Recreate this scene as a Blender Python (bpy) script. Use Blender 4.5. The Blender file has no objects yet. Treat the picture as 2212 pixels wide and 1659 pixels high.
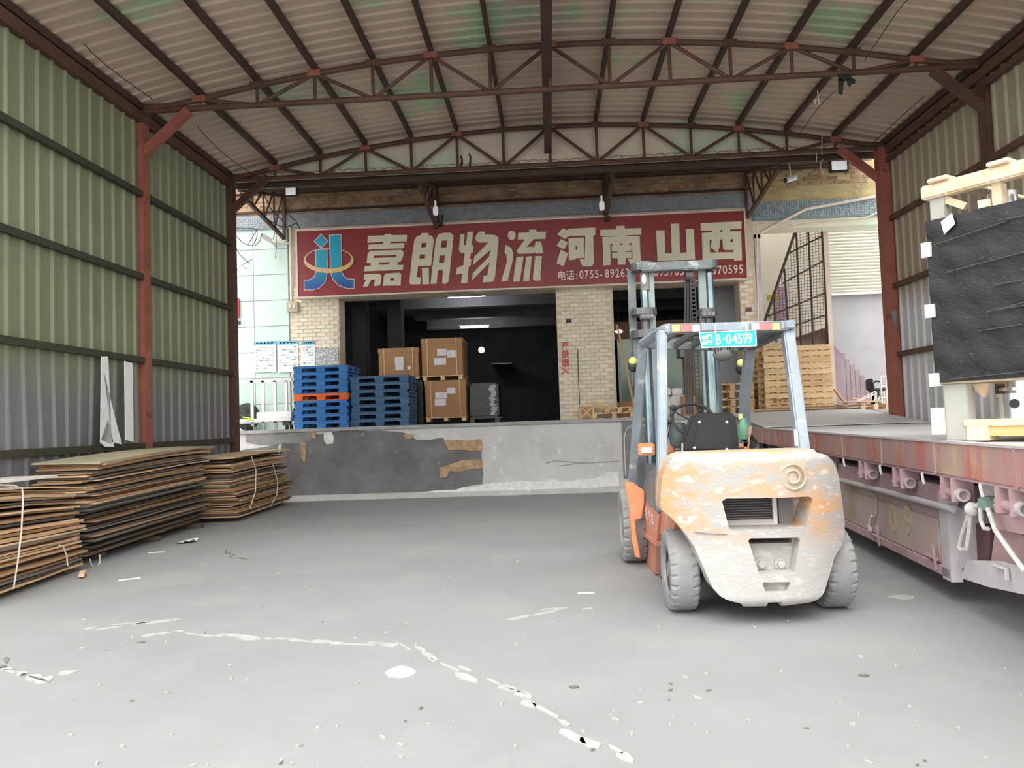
import bpy, bmesh, math, random
from mathutils import Vector, Matrix
random.seed(7)
S = bpy.context.scene
COL = S.collection
pi = math.pi
# ------------------------------------------------------------------ camera
F = 1680.0; CX, CY = 1106.0, 829.5; H = 1.45
_y = Vector((84.0, -78.5, -F)).normalized()
_z = Vector((-.034, 1.0, (84*(-.034)-78.5)/F)).normalized()
_x = _y.cross(_z)
RW = Matrix((_x, _y, _z))                       # camera axes expressed in world
cam = bpy.data.cameras.new('camera'); cam.sensor_width = 36.0; cam.lens = 36.0*F/2212.0
cam.clip_start = .05; cam.clip_end = 300
co = bpy.data.objects.new('camera', cam); COL.objects.link(co)
M4 = RW.to_4x4(); M4.translation = (0, 0, H); co.matrix_world = M4
S.camera = co
# ------------------------------------------------------------------ light
S.view_settings.view_transform = 'Standard'; S.view_settings.look = 'None'
S.view_settings.gamma = 1.0; S.view_settings.use_curve_mapping = False
S.view_settings.exposure = 1.36
w = bpy.data.worlds.new('overcast'); S.world = w; w.use_nodes = True
bg = w.node_tree.nodes['Background']; bg.inputs[0].default_value = (1, .99, .97, 1); bg.inputs[1].default_value = 1.0
sl = bpy.data.lights.new('veiled_sun', 'SUN'); sl.energy = .9; sl.angle = math.radians(45); sl.color = (1, .97, .93)
so = bpy.data.objects.new('veiled_sun', sl); COL.objects.link(so)
so.rotation_euler = Vector((-.12, -.66, .80)).to_track_quat('Z', 'Y').to_euler()   # sun behind the viewer, high

# ------------------------------------------------------------------ pixel -> world planning helpers
def ray(px, py): return RW @ Vector((px-CX, CY-py, -F))
C0 = Vector((0, 0, H))
def P(px, py, Y): d = ray(px, py); return C0 + d*(Y/d.y)
def G(px, py, z=0.0): d = ray(px, py); return C0 + d*((z-H)/d.z)
def PX(px, py, X): d = ray(px, py); return C0 + d*(X/d.x)

# ------------------------------------------------------------------ materials
def lin(c):
    c = [v/255.0 for v in c[:3]]
    return tuple(v/12.92 if v <= .04045 else ((v+.055)/1.055)**2.4 for v in c)+(1,)
MATS = {}
def mat(name, c1, c2=None, scale=3.0, rough=.7, metal=0.0, bump=0.0, bscale=25.0, c3=None, s3=9.0, lo3=.58, hi3=.66,
        stretch=(1, 1, 1), lo=.35, hi=.65, emit=None, es=1.0, alpha=None, rand=None, zramp=None, spec=.5):
    if name in MATS: return MATS[name]
    m = bpy.data.materials.new(name); m.use_nodes = True; nt = m.node_tree; N = nt.nodes; L = nt.links
    b = N['Principled BSDF']; b.inputs['Roughness'].default_value = rough; b.inputs['Metallic'].default_value = metal
    b.inputs['Specular IOR Level'].default_value = spec
    b.inputs['Base Color'].default_value = lin(c1)
    tc = N.new('ShaderNodeTexCoord'); mp = N.new('ShaderNodeMapping'); L.new(tc.outputs['Object'], mp.inputs[0])
    mp.inputs['Scale'].default_value = stretch
    vec = mp.outputs[0]
    if rand is not None:
        oi = N.new('ShaderNodeObjectInfo'); va = N.new('ShaderNodeVectorMath'); va.operation = 'ADD'
        mu = N.new('ShaderNodeMath'); mu.operation = 'MULTIPLY'; mu.inputs[1].default_value = 37.0
        L.new(oi.outputs['Random'], mu.inputs[0]); L.new(vec, va.inputs[0]); L.new(mu.outputs[0], va.inputs[1]); vec = va.outputs[0]
    def noise(sc, det=6.0, r=.6):
        n = N.new('ShaderNodeTexNoise'); n.inputs['Scale'].default_value = sc; n.inputs['Detail'].default_value = det
        n.inputs['Roughness'].default_value = r; L.new(vec, n.inputs['Vector']); return n.outputs['Fac']
    def ramp(src, a, z):
        r = N.new('ShaderNodeMapRange'); r.inputs[1].default_value = a; r.inputs[2].default_value = z; r.clamp = True
        L.new(src, r.inputs[0]); return r.outputs[0]
    def mix(f, a, c):
        x = N.new('ShaderNodeMix'); x.data_type = 'RGBA'; L.new(f, x.inputs[0])
        if isinstance(a, tuple): x.inputs[6].default_value = a
        else: L.new(a, x.inputs[6])
        if isinstance(c, tuple): x.inputs[7].default_value = c
        else: L.new(c, x.inputs[7])
        return x.outputs[2]
    col = lin(c1)
    if c2: col = mix(ramp(noise(scale), lo, hi), col, lin(c2))
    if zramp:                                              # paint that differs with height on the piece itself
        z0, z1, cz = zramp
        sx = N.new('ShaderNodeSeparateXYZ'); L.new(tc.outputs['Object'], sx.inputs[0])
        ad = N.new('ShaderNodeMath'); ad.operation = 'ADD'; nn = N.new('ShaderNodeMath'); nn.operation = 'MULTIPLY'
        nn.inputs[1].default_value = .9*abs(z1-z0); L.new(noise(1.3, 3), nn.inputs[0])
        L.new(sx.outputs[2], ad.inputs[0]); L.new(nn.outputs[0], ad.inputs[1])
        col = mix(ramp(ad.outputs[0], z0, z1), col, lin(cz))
    if c3: col = mix(ramp(noise(s3, 8, .65), lo3, hi3), col, lin(c3))
    if rand:
        oi2 = N.new('ShaderNodeObjectInfo'); hs = N.new('ShaderNodeHueSaturation')
        r = N.new('ShaderNodeMapRange'); r.inputs[3].default_value = 1-rand; r.inputs[4].default_value = 1+rand
        L.new(oi2.outputs['Random'], r.inputs[0]); L.new(r.outputs[0], hs.inputs['Value'])
        if isinstance(col, tuple): hs.inputs['Color'].default_value = col
        else: L.new(col, hs.inputs['Color'])
        col = hs.outputs[0]
    if not isinstance(col, tuple): L.new(col, b.inputs['Base Color'])
    if bump:
        bp = N.new('ShaderNodeBump'); bp.inputs['Strength'].default_value = bump; bp.inputs['Distance'].default_value = .02
        L.new(noise(bscale), bp.inputs['Height']); L.new(bp.outputs[0], b.inputs['Normal'])
    if emit:
        b.inputs['Emission Color'].default_value = lin(emit); b.inputs['Emission Strength'].default_value = es
    if alpha is not None: b.inputs['Alpha'].default_value = alpha
    MATS[name] = m; return m

# ------------------------------------------------------------------ mesh builder
class B:
    def __init__(s): s.v = []; s.f = []
    def add(s, vs, fs):
        n = len(s.v); s.v += [Vector(v) for v in vs]; s.f += [tuple(i+n for i in f) for f in fs]; return s
    def box(s, x0, x1, y0, y1, z0, z1):
        return s.add([(x0,y0,z0),(x1,y0,z0),(x1,y1,z0),(x0,y1,z0),(x0,y0,z1),(x1,y0,z1),(x1,y1,z1),(x0,y1,z1)],
                     [(0,3,2,1),(4,5,6,7),(0,1,5,4),(1,2,6,5),(2,3,7,6),(3,0,4,7)])
    def cbox(s, c, size, rz=0, rx=0, ry=0):
        R = Matrix.Rotation(rz,3,'Z') @ Matrix.Rotation(ry,3,'Y') @ Matrix.Rotation(rx,3,'X'); c = Vector(c)
        h = [a/2 for a in size]
        vs = [c+R@Vector((x*h[0],y*h[1],z*h[2])) for z in (-1,1) for x,y in ((-1,-1),(1,-1),(1,1),(-1,1))]
        return s.add(vs, [(0,3,2,1),(4,5,6,7),(0,1,5,4),(1,2,6,5),(2,3,7,6),(3,0,4,7)])
    def beam(s, p, q, w, h, up=(0,0,1)):                   # w across, h along up
        p = Vector(p); q = Vector(q); d = (q-p).normalized(); up = Vector(up)
        if abs(d.dot(up)) > .98: up = Vector((0,1,0))
        r = d.cross(up).normalized(); u = r.cross(d).normalized(); r *= w/2; u *= h/2
        vs = [p-r-u,p+r-u,p+r+u,p-r+u,q-r-u,q+r-u,q+r+u,q-r+u]
        return s.add(vs, [(0,3,2,1),(4,5,6,7),(0,1,5,4),(1,2,6,5),(2,3,7,6),(3,0,4,7)][0:0] or
                     [(0,1,2,3),(7,6,5,4),(4,5,1,0),(5,6,2,1),(6,7,3,2),(7,4,0,3)])
    def cyl(s, p, q, r, n=12, r2=None, caps=True):
        p = Vector(p); q = Vector(q); d = (q-p).normalized(); a = Vector((0,0,1)) if abs(d.z) < .9 else Vector((1,0,0))
        x = d.cross(a).normalized(); y = d.cross(x); r2 = r if r2 is None else r2
        vs = [p+(x*math.cos(2*pi*i/n)+y*math.sin(2*pi*i/n))*r for i in range(n)]+[q+(x*math.cos(2*pi*i/n)+y*math.sin(2*pi*i/n))*r2 for i in range(n)]
        fs = [(i,i+n,(i+1)%n+n,(i+1)%n) for i in range(n)]
        if caps: fs += [tuple(range(n)), tuple(range(2*n-1,n-1,-1))]
        return s.add(vs, fs)
    def tube(s, pts, r, n=8, closed=False):
        pts = [Vector(p) for p in pts]; m = len(pts); vs = []; fs = []
        px = None
        for i, p in enumerate(pts):
            a = pts[i-1] if (i or closed) else p; c = pts[(i+1) % m] if (i < m-1 or closed) else p
            d = (c-a).normalized()
            if px is None:
                t = Vector((0,0,1)) if abs(d.z) < .9 else Vector((1,0,0)); px = d.cross(t).normalized()
            px = (px-d*px.dot(d)).normalized(); py = d.cross(px)
            rr = r[i] if isinstance(r, (list, tuple)) else r
            vs += [p+(px*math.cos(2*pi*k/n)+py*math.sin(2*pi*k/n))*rr for k in range(n)]
        for i in range(m if closed else m-1):
            j = (i+1) % m
            fs += [(i*n+k, i*n+(k+1)%n, j*n+(k+1)%n, j*n+k) for k in range(n)]
        if not closed: fs += [tuple(range(n-1,-1,-1)), tuple((m-1)*n+k for k in range(n))]
        return s.add(vs, fs)
    def prism(s, poly, ext):                               # planar polygon of 3-D points, extruded
        poly = [Vector(p) for p in poly]; n = len(poly); e = Vector(ext)
        vs = poly+[p+e for p in poly]
        return s.add(vs, [tuple(range(n-1,-1,-1)), tuple(range(n,2*n))]+[(i,(i+1)%n,(i+1)%n+n,i+n) for i in range(n)])
    def lathe(s, prof, c, axis='Z', n=24):                 # prof: (r, h) list
        c = Vector(c); vs = []; fs = []; m = len(prof)
        for i in range(n):
            a = 2*pi*i/n; ca, sa = math.cos(a), math.sin(a)
            for r, h in prof:
                v = {'Z': (r*ca, r*sa, h), 'X': (h, r*ca, r*sa), 'Y': (r*sa, h, r*ca)}[axis]
                vs.append(c+Vector(v))
        for i in range(n):
            j = (i+1) % n
            fs += [(i*m+k, j*m+k, j*m+k+1, i*m+k+1) for k in range(m-1)]
        return s.add(vs, fs)
    def ball(s, c, r, n=12, sq=(1,1,1)):
        c = Vector(c); pr = [(math.sin(pi*k/8)*r, -math.cos(pi*k/8)*r) for k in range(9)]
        t = B().lathe(pr, (0,0,0), 'Z', n)
        return s.add([c+Vector((v.x*sq[0], v.y*sq[1], v.z*sq[2])) for v in t.v], t.f)
    def grid(s, fn, nu, nv):
        vs = [fn(i/nu, j/nv) for j in range(nv+1) for i in range(nu+1)]
        return s.add(vs, [(j*(nu+1)+i, j*(nu+1)+i+1, (j+1)*(nu+1)+i+1, (j+1)*(nu+1)+i) for j in range(nv) for i in range(nu)])

OFF = {}
def off(p): return OFF.get(p.name, Vector((0,0,0))) if p else Vector((0,0,0))
def obj(name, b, m, parent=None, smooth=False, bevel=0.0, label=None, kind=None, seg=2):
    me = bpy.data.meshes.new(name); o_ = off(parent)
    me.from_pydata([tuple(v-o_) for v in b.v], [], b.f); me.validate()
    bm = bmesh.new(); bm.from_mesh(me); bmesh.ops.recalc_face_normals(bm, faces=bm.faces)
    if bevel:
        bmesh.ops.remove_doubles(bm, verts=bm.verts, dist=1e-5)
        es = [e for e in bm.edges if len(e.link_faces) == 2 and e.calc_face_angle(0) > .6]
        bmesh.ops.bevel(bm, geom=es, offset=bevel, segments=seg, affect='EDGES', clamp_overlap=True)
    bm.to_mesh(me); bm.free()
    o = bpy.data.objects.new(name, me); COL.objects.link(o)
    if m: me.materials.append(m)
    if smooth:
        me.polygons.foreach_set('use_smooth', [True]*len(me.polygons))
        try: me.set_sharp_from_angle(angle=.7)
        except Exception: pass
    if parent: o.parent = parent
    OFF[o.name] = o_
    if label: o['label'] = label
    if kind: o['kind'] = kind
    return o
def tag(o, label, cat, group=None):
    o['label'] = label; o['category'] = cat
    if group: o['group'] = group
    return o
def thing(name, label, cat, loc=(0,0,0), group=None, local=False):
    o = bpy.data.objects.new(name, None); COL.objects.link(o); o.empty_display_size = .2
    o.location = loc; OFF[o.name] = Vector((0,0,0)) if local else Vector(loc)
    return tag(o, label, cat, group)
def struct(name, b, m, **k): return obj(name, b, m, kind='structure', **k)
def base(name, loc=(0,0,0)):
    o = bpy.data.objects.new(name, None); COL.objects.link(o); o['kind'] = 'structure'; o.location = loc; OFF[o.name] = Vector(loc); return o
def dup(root, loc, rz=None, label=None, group=None):
    def cp(o, par):
        c = o.copy(); COL.objects.link(c)
        if par: c.parent = par
        for ch in o.children: cp(ch, c)
        return c
    r = cp(root, None); r.location = loc
    if rz is not None: r.rotation_euler = (0,0,rz)
    if label: r['label'] = label
    if group: r['group'] = group
    return r
def part(name, src, loc, parent, m=None):                  # another piece that shares src's mesh
    o = bpy.data.objects.new(name, src.data); COL.objects.link(o); o.parent = parent; o.location = Vector(loc)-off(parent); return o
def flat(name, loops, Y, th, m, parent=None, offset=0.0, label=None):   # filled outline in an upright plane facing -Y; loops of (x,z)
    cu = bpy.data.curves.new(name, 'CURVE'); cu.dimensions = '2D'; cu.fill_mode = 'BOTH'; cu.extrude = th/2; cu.offset = offset
    for lp in loops:
        sp = cu.splines.new('POLY'); sp.points.add(len(lp)-1); sp.use_cyclic_u = True
        for p, (x, z) in zip(sp.points, lp): p.co = (x, z, 0, 1)
    return bake(name, cu, Y, m, parent, label)
def bake(name, cu, Y, m, parent=None, label=None, mtx=None):
    t = bpy.data.objects.new('tmp', cu); COL.objects.link(t)
    dg = bpy.context.evaluated_depsgraph_get(); dg.update()
    me = bpy.data.meshes.new_from_object(t.evaluated_get(dg)); bpy.data.objects.remove(t); bpy.data.curves.remove(cu)
    T = mtx or Matrix(((1,0,0,0),(0,0,1,Y),(0,1,0,0),(0,0,0,1)))
    me.transform(T); me.transform(Matrix.Translation(-off(parent))); me.name = name; me.materials.clear(); me.materials.append(m)
    bm = bmesh.new(); bm.from_mesh(me); bmesh.ops.recalc_face_normals(bm, faces=bm.faces); bm.to_mesh(me); bm.free()
    o = bpy.data.objects.new(name, me); COL.objects.link(o)
    if parent: o.parent = parent
    OFF[o.name] = off(parent)
    if label: o['label'] = label
    return o
def text(name, body, x, z, h, m, Y=0, sx=1.0, parent=None, bold=.0, th=.006, mtx=None):   # left baseline at x,z ; h = font size
    cu = bpy.data.curves.new(name, 'FONT'); cu.body = body; cu.size = 1.0; cu.extrude = th/2; cu.offset = bold; cu.resolution_u = 3
    if mtx is None: mtx = Matrix(((h*sx,0,0,x),(0,0,1,Y),(0,h,0,z),(0,0,0,1)))
    return bake(name, cu, Y, m, parent, None, mtx)
def xz(pts, Y):
    r = []
    for a, b_ in pts: p = P(a, b_, Y); r.append((p.x, p.z))
    return r

# ------------------------------------------------------------------ colours
m_floor = mat('concrete_yard', (148,148,148), (140,140,140), .5, .85, bump=.10, bscale=60, c3=(154,154,153), s3=1.1, lo3=.5, hi3=.8)
m_scar = mat('pale_scar', (182,182,180), (164,164,163), 14, .9, bump=.3, bscale=60)
m_dark = mat('dark_stain', (104,102,100), (126,124,122), 12, .9)
m_steel = mat('brown_primer_steel', (96,68,54), (78,54,43), 3, .65, c3=(125,66,54), s3=1.6, lo3=.6, hi3=.7, bump=.05)
m_purlin = mat('dark_brown_steel', (74,54,43), (62,46,38), 3, .7)
m_red = mat('red_primer', (158,94,80), (142,82,70), 3, .6, c3=(116,72,60), s3=5, bump=.05)
m_roof = mat('roof_sheet', (202,182,164), (194,175,158), .5, .55, c3=(168,188,156), s3=.42, lo3=.56, hi3=.62, bump=.02)
m_wallL = mat('green_sheet', (132,138,110), (124,130,102), .8, .5, zramp=(2.9,2.2,(118,118,120)), c3=(116,116,100), s3=1.4, lo3=.6, hi3=.75)
m_wallR = mat('drab_sheet', (158,142,124), (154,144,122), .5, .5, zramp=(3.9,3.4,(196,196,198)), c3=(150,156,128), s3=.6, lo3=.6, hi3=.66)
m_girt = mat('dark_girt', (66,64,48), (54,52,42), 4, .7)
m_gable = mat('cream_board', (226,208,190), (216,212,190), .5, .8, c3=(204,216,190), s3=.5, lo3=.55, hi3=.62)
m_brick = mat('beige_tile', (240,224,202), (230,220,196), 2.2, .7, bump=.25, bscale=70, c3=(228,230,204), s3=1.1, lo3=.5, hi3=.62, rand=.08)
m_mortar = mat('mortar', (222,208,188), (208,194,174), 6, .9, bump=.4, bscale=40)
m_peel = mat('peeling_brick', (184,154,126), (140,112,88), 2.4, .85, bump=.6, bscale=14, c3=(200,172,142), s3=6, stretch=(1,1,2.2))
m_peelY = mat('peeling_yellow_brick', (196,182,132), (166,148,110), 2.2, .85, bump=.6, bscale=14, c3=(196,180,140), s3=7, stretch=(1,1,2.2))
m_conc = mat('dock_concrete', (212,212,210), (194,194,192), 1.4, .85, bump=.3, bscale=22, c3=(232,232,230), s3=5, lo3=.6, hi3=.72)
m_black = mat('black_plastic', (30,30,31), (40,40,41), 4, .5)
m_rubber = mat('black_rubber', (60,60,60), (50,50,50), 4, .8)
m_white = mat('white_paint', (226,226,222), (206,206,202), 3, .5)
m_glow = mat('tube_glow', (255,255,255), emit=(245,248,255), es=22)
m_wood = mat('pine', (228,196,152), (212,174,128), 2.0, .75, stretch=(1,6,6), c3=(230,206,154), s3=1.3, lo3=.5, hi3=.62, rand=.10, bump=.08)
m_woodw = mat('pale_pine', (236,220,190), (222,198,160), 2.0, .7, stretch=(1,6,6), rand=.06)
m_wire = mat('black_cable', (38,34,32))
m_pvc = mat('pvc_conduit', (222,214,200), (206,196,180), 3, .5)
m_mosaic = mat('mosaic_blue', (150,156,164), (124,132,140), 3, .5, c3=(150,156,160), s3=40, lo3=.5, hi3=.56)
m_teal = mat('mosaic_teal', (92,132,132), (110,128,138), 2, .5, c3=(136,150,156), s3=40, lo3=.5, hi3=.56)

# ================================================================== SHELL
XL, XR, XC = -6.10, 6.45, .17
Y0 = 7.4; YA, YB = 11.37, 14.6
DOCK = 15.7; FAC = 17.6
fl = struct('floor', B().box(-45,45,-30,DOCK+.3,-.2,0), m_floor)
def ground_strip(pts, wdt, m, name, z=.004):
    b = B()
    for (a, c) in zip(pts, pts[1:]):
        p = G(*a); q = G(*c); n = max(2, int((q-p).length/.12)); d = (q-p).normalized(); r = Vector((d.y,-d.x,0))
        for i in range(n):
            t = (i+random.random()*.5)/n; s_ = p.lerp(q, t)+r*random.uniform(-.05,.05)
            ww = wdt*random.uniform(.3,1.2); ll = random.uniform(.05,.16)
            k = 6; b.prism([s_+d*ll*math.cos(2*pi*j/k)*random.uniform(.7,1.2)+r*ww*math.sin(2*pi*j/k)*random.uniform(.6,1.2) for j in range(k)], (0,0,z))
    o = obj(name, b, m, fl); o['kind'] = 'stuff'; return o
ground_strip([(190,1360),(250,1352),(330,1345),(385,1340)], .03, m_scar, 'chipped_seam')
ground_strip([(320,1370),(370,1366),(540,1378),(650,1382),(880,1392),(960,1435),(1080,1490),(1110,1500),(1210,1560),(1310,1620),(1370,1659)], .035, m_scar, 'chipped_seam')
ground_strip([(1120,1333),(1200,1318),(1290,1312)], .03, m_scar, 'chipped_seam')
ground_strip([(10,1440),(60,1450),(110,1470),(150,1448)], .05, m_scar, 'pothole_rim')
ground_strip([(3,1400),(6,1435),(40,1458),(100,1478)], .02, m_dark, 'pothole_crack')
ground_strip([(495,1190),(500,1205),(525,1210)], .02, m_dark, 'crack')
b = B(); b2 = B()
for i in range(170):
    px = random.uniform(150, 2212); py = 1659-560*random.random()**1.3
    if 1340 < px < 1840 and py < 1330 or px < 640 and py < 1330-.35*px or px > 1826 and py < 1400: continue
    p = G(px, py); s_ = random.uniform(.004,.013); a = random.random()*3
    (b if random.random() < .85 else b2).cbox((p.x,p.y,.004), (s_*random.uniform(1,3.5), s_, .008), rz=a)
o = obj('grit', b, m_scar, fl); o['kind'] = 'stuff'; o = obj('dark_grit', b2, m_dark, fl); o['kind'] = 'stuff'

# ---- roof: curved corrugated sheets
RISE = .78; HW = 6.42
def roofz(x):
    R_ = (HW*HW+RISE*RISE)/(2*RISE); return 6.46+RISE-R_+math.sqrt(max(0, R_*R_-(x-XC)**2))
ceiling = base('ceiling')
NX = 28; RIB = .232
def rib_profile(k, n):                                      # (along, drop) for n ribs
    out = []
    for i in range(n):
        a = i*RIB; out += [(a,0),(a+.160,0),(a+.170,-.036),(a+.204,-.036),(a+.214,0)]
    return out+[(n*RIB,0)]
y = Y0; k = 0
prof = rib_profile(0, 4)
while y < YB-.05:
    b = B(); m_ = len(prof)
    vs = []
    for i in range(NX+1):
        x = XC-HW-.12+(2*HW+.24)*i/NX
        for a, d in prof: vs.append((x, y+a, roofz(x)+d+(.004 if k % 2 else 0)))
    b.add(vs, [(i*m_+j, (i+1)*m_+j, (i+1)*m_+j+1, i*m_+j+1) for i in range(NX) for j in range(m_-1)])
    obj('roof_sheet', b, m_roof, ceiling); y += 4*RIB; k += 1
KS = .887
for k in range(-7, 8):
    if k == 0: continue
    x = XC+k*KS; z = roofz(x)-.045
    obj('purlin', B().box(x-.03,x+.03,Y0,YB+.06,z-.11,z), m_purlin, ceiling)
obj('ridge_beam', B().box(XC-.075,XC-.065+.012,Y0,YB+.02,6.54,7.16).box(XC-.11,XC+.03,Y0,YB+.02,6.53,6.55).box(XC-.11,XC+.03,Y0,YB+.02,7.10,7.13), m_purlin, ceiling)
for X, s_ in ((XL,1),(XR,-1)):
    obj('eaves_beam', B().box(X-.02*s_,X+.10*s_,Y0,YB,6.16,6.32), m_steel, ceiling)
    obj('eaves_gutter', B().box(X-.03*s_,X+.05*s_,Y0,YB,6.36,6.47), m_girt, ceiling)

# ---- side walls
def side_wall(name, X, s_, m, gz):
    wl = base(name)
    n = 0; RB = .272; y = Y0-2*3*RB
    while y < YB-.02:
        b = B(); vs = []; pr = []
        for i in range(3):
            a = i*RB; pr += [(a,0),(a+.19,0),(a+.206,.036),(a+.238,.036),(a+.254,0)]
        pr.append((3*RB,0)); zs = (0,1.0,2.3,6.40) if s_ > 0 else (0,6.40)
        for z in zs:
            for a, d in pr:
                dd = d; yy = min(y+a, YB)
                if s_ > 0 and z < 2.4:                     # the left sheets are buckled at the foot in the first bay
                    if yy < YA-.1: dd += (2.3-z)*.035*math.sin(yy*2.3)+(-.10 if z == 0 else 0)*math.sin(yy*5)
                vs.append((X+s_*dd, yy, z))
        mm = len(pr)
        b.add(vs, [(i*mm+j, (i+1)*mm+j, (i+1)*mm+j+1, i*mm+j+1) for i in range(len(zs)-1) for j in range(mm-1)])
        o = obj('wall_sheet', b, m, wl)
        y += 3*RB; n += 1
    for z in gz:
        for a, c in ((Y0-1.63,YA-.1),(YA+.1,YB-.1)):
            obj('girt', B().box(min(X+s_*.04,X+s_*.10),max(X+s_*.04,X+s_*.10),a,c,z-.045,z+.045), m_girt if s_ > 0 else m_steel, wl)
    return wl
wl = side_wall('wall_left', XL, 1, m_wallL, (5.06,3.80,2.55,1.28))
wr = side_wall('wall_right', XR, -1, m_wallR, (6.05,4.95,3.70,2.44))
# torn tarp strips on the left wall
m_tarp = mat('torn_white_sheet', (244,245,246), (228,229,231), 4, .6)
b = B()
for pts in (((218,770),(232,770),(240,960),(216,950)), ((222,800),(250,915),(262,960),(240,955)), ((268,780),(285,785),(287,955),(270,950)), ((215,955),(232,905),(245,965),(225,965))):
    q = [PX(a, c, XL+.13) for a, c in pts]; b.prism(q, (.012,0,0))
tag(obj('torn_sheet', b, m_tarp), 'torn white sheet strips hanging on the left wall beside the column', 'tarp')

# ---- columns with knee braces
def column(X, Y, s_, w_, lab, m, zb=0):
    t = thing('steel_column', lab, 'column', (X,Y,0), 'columns of the canopy')
    h = w_/2
    b = B().box(X-h,X+h,Y-h,Y-h+.014,zb,6.3).box(X-h,X+h,Y+h-.014,Y+h,zb,6.3).box(X-.01,X+.01,Y-h+.014,Y+h-.014,zb,6.3)
    b.box(X-h,X-h+.012,Y-h+.014,Y+h-.014,zb,6.3) ; b.box(X+h-.012,X+h,Y-h+.014,Y+h-.014,zb,6.3)
    obj('shaft', b, m, t)
    obj('base_plate', B().box(X-h-.05,X+h+.05,Y-h-.05,Y+h+.05,0,.02), m_steel, t)
    obj('cap_plate', B().box(X-h-.03,X+h+.03,Y-h-.03,Y+h+.03,6.3,6.33), m_steel, t)
    obj('knee_brace', B().beam((X+s_*h*.6,Y,5.72),(X+s_*.78,Y,6.34),.1,.13), m, t)
    return t
column(XL+.0,YA,1,.19,'red steel column nearest on the left wall beside the cardboard',m_red)
column(XL+.03,YB,1,.19,'far left brown column standing before the tiled wall',m_steel)
column(XR+.05,YA,-1,.24,'near right brown column above the black wrapped crate',m_steel)
column(XR-.12,YB,-1,.2,'far right red column beside the staircase recess',m_red)

# ---- trusses
def truss(Y, lab, zb, m):
    t = thing('roof_truss', lab, 'truss', (XC,Y,zb))
    R_ = .045
    xs = [XL+.05+(XR-XL-.1)*i/28 for i in range(29)]
    top = lambda x: max(zb+.06, roofz(x)-.20)
    obj('top_chord', B().tube([(x,Y,top(x)) for x in xs], R_, 10), m, t, smooth=True)
    obj('bottom_chord', B().cyl((XL+.05,Y,zb),(XR-.05,Y,zb), R_, 10), m, t, smooth=True)
    for k in range(-6, 7):
        x = XC+k*KS; obj('web_post', B().cyl((x,Y,zb),(x,Y,top(x)), .027, 8), m, t, smooth=True)
        obj('gusset', B().box(x-.10,x+.10,Y-.05,Y-.044,top(x)-.05,top(x)+.05), m_red if k % 2 == 0 else m, t)
    for s_ in (-1,1):
        x = XC+s_*6.45*KS*1.03; obj('web_post', B().cyl((x,Y,zb),(x,Y,top(x)), .027, 8), m, t, smooth=True)
        for k in (0,2,4):
            a, c, d = XC+s_*k*KS, XC+s_*(k+1)*KS, XC+s_*(k+2)*KS
            obj('diagonal', B().cyl((a,Y,top(a)),(c,Y,zb), .03, 8), m, t, smooth=True)
            obj('diagonal', B().cyl((d,Y,top(d)),(c,Y,zb), .03, 8), m, t, smooth=True)
    return t
truss(YA, 'near brown roof truss spanning the canopy with red gussets', 6.37, m_steel)
truss(YB, 'far brown roof truss in front of the cream gable boards', 6.31, m_steel)

# ---- gable boards behind the far truss
gab = base('wall_gable')
for i in range(10):
    a = XL+.1+(XR-XL-.2)*i/10; c = XL+.1+(XR-XL-.2)*(i+1)/10+.002; mid = (a+c)/2
    obj('gable_board', B().prism([(a,YB+.16,6.31),(c,YB+.16,6.31),(c,YB+.16,roofz(c)+.02),(mid,YB+.16,roofz(mid)+.02),(a,YB+.16,roofz(a)+.02)], (0,.02,0)), m_gable, gab)
b = B()
for a, c in ((997,350),(1016,345)):
    p = P(a, c, YB+.15); b.tube([p+Vector((random.uniform(-.02,.02),0,.12-.07*i)) for i in range(5)], .02, 6)
tag(obj('moss_tuft', b, mat('moss',(40,48,30),(60,66,44),9)), 'two dark moss tufts growing on the cream gable boards', 'moss')

# ---- lower canopy between the far truss and the building
low = base('canopy_roof')
m_low = mat('brown_canopy_sheet', (176,148,124), (146,122,102), 1.2, .7)
x = -6.4; i = 0
while x < 6.6:
    b = B(); vs = []; pr = []
    for j in range(4): a = j*.2; pr += [(a,0),(a+.12,0),(a+.135,-.03),(a+.165,-.03),(a+.18,0)]
    pr.append((.8,0))
    for y in (YB+.1, FAC-.02):
        for a, d in pr: vs.append((x+a, y, 6.42+d+(y-YB)*.22+.01*(i%2)))
    mm = len(pr); b.add(vs, [(j, j+mm, j+mm+1, j+1) for j in range(mm-1)]); obj('canopy_sheet', b, m_low, low); x += .8; i += 1
for j in range(5):
    y = YB+.35+j*.62; z = 6.37+(y-YB)*.22
    obj('canopy_purlin', B().box(-6.35,6.4,y-.04,y+.04,z-.13,z), m_purlin, low)
obj('fascia_beam', B().box(-6.0,6.3,YB+.19,YB+.27,6.19,6.30), m_purlin, low)

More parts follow.
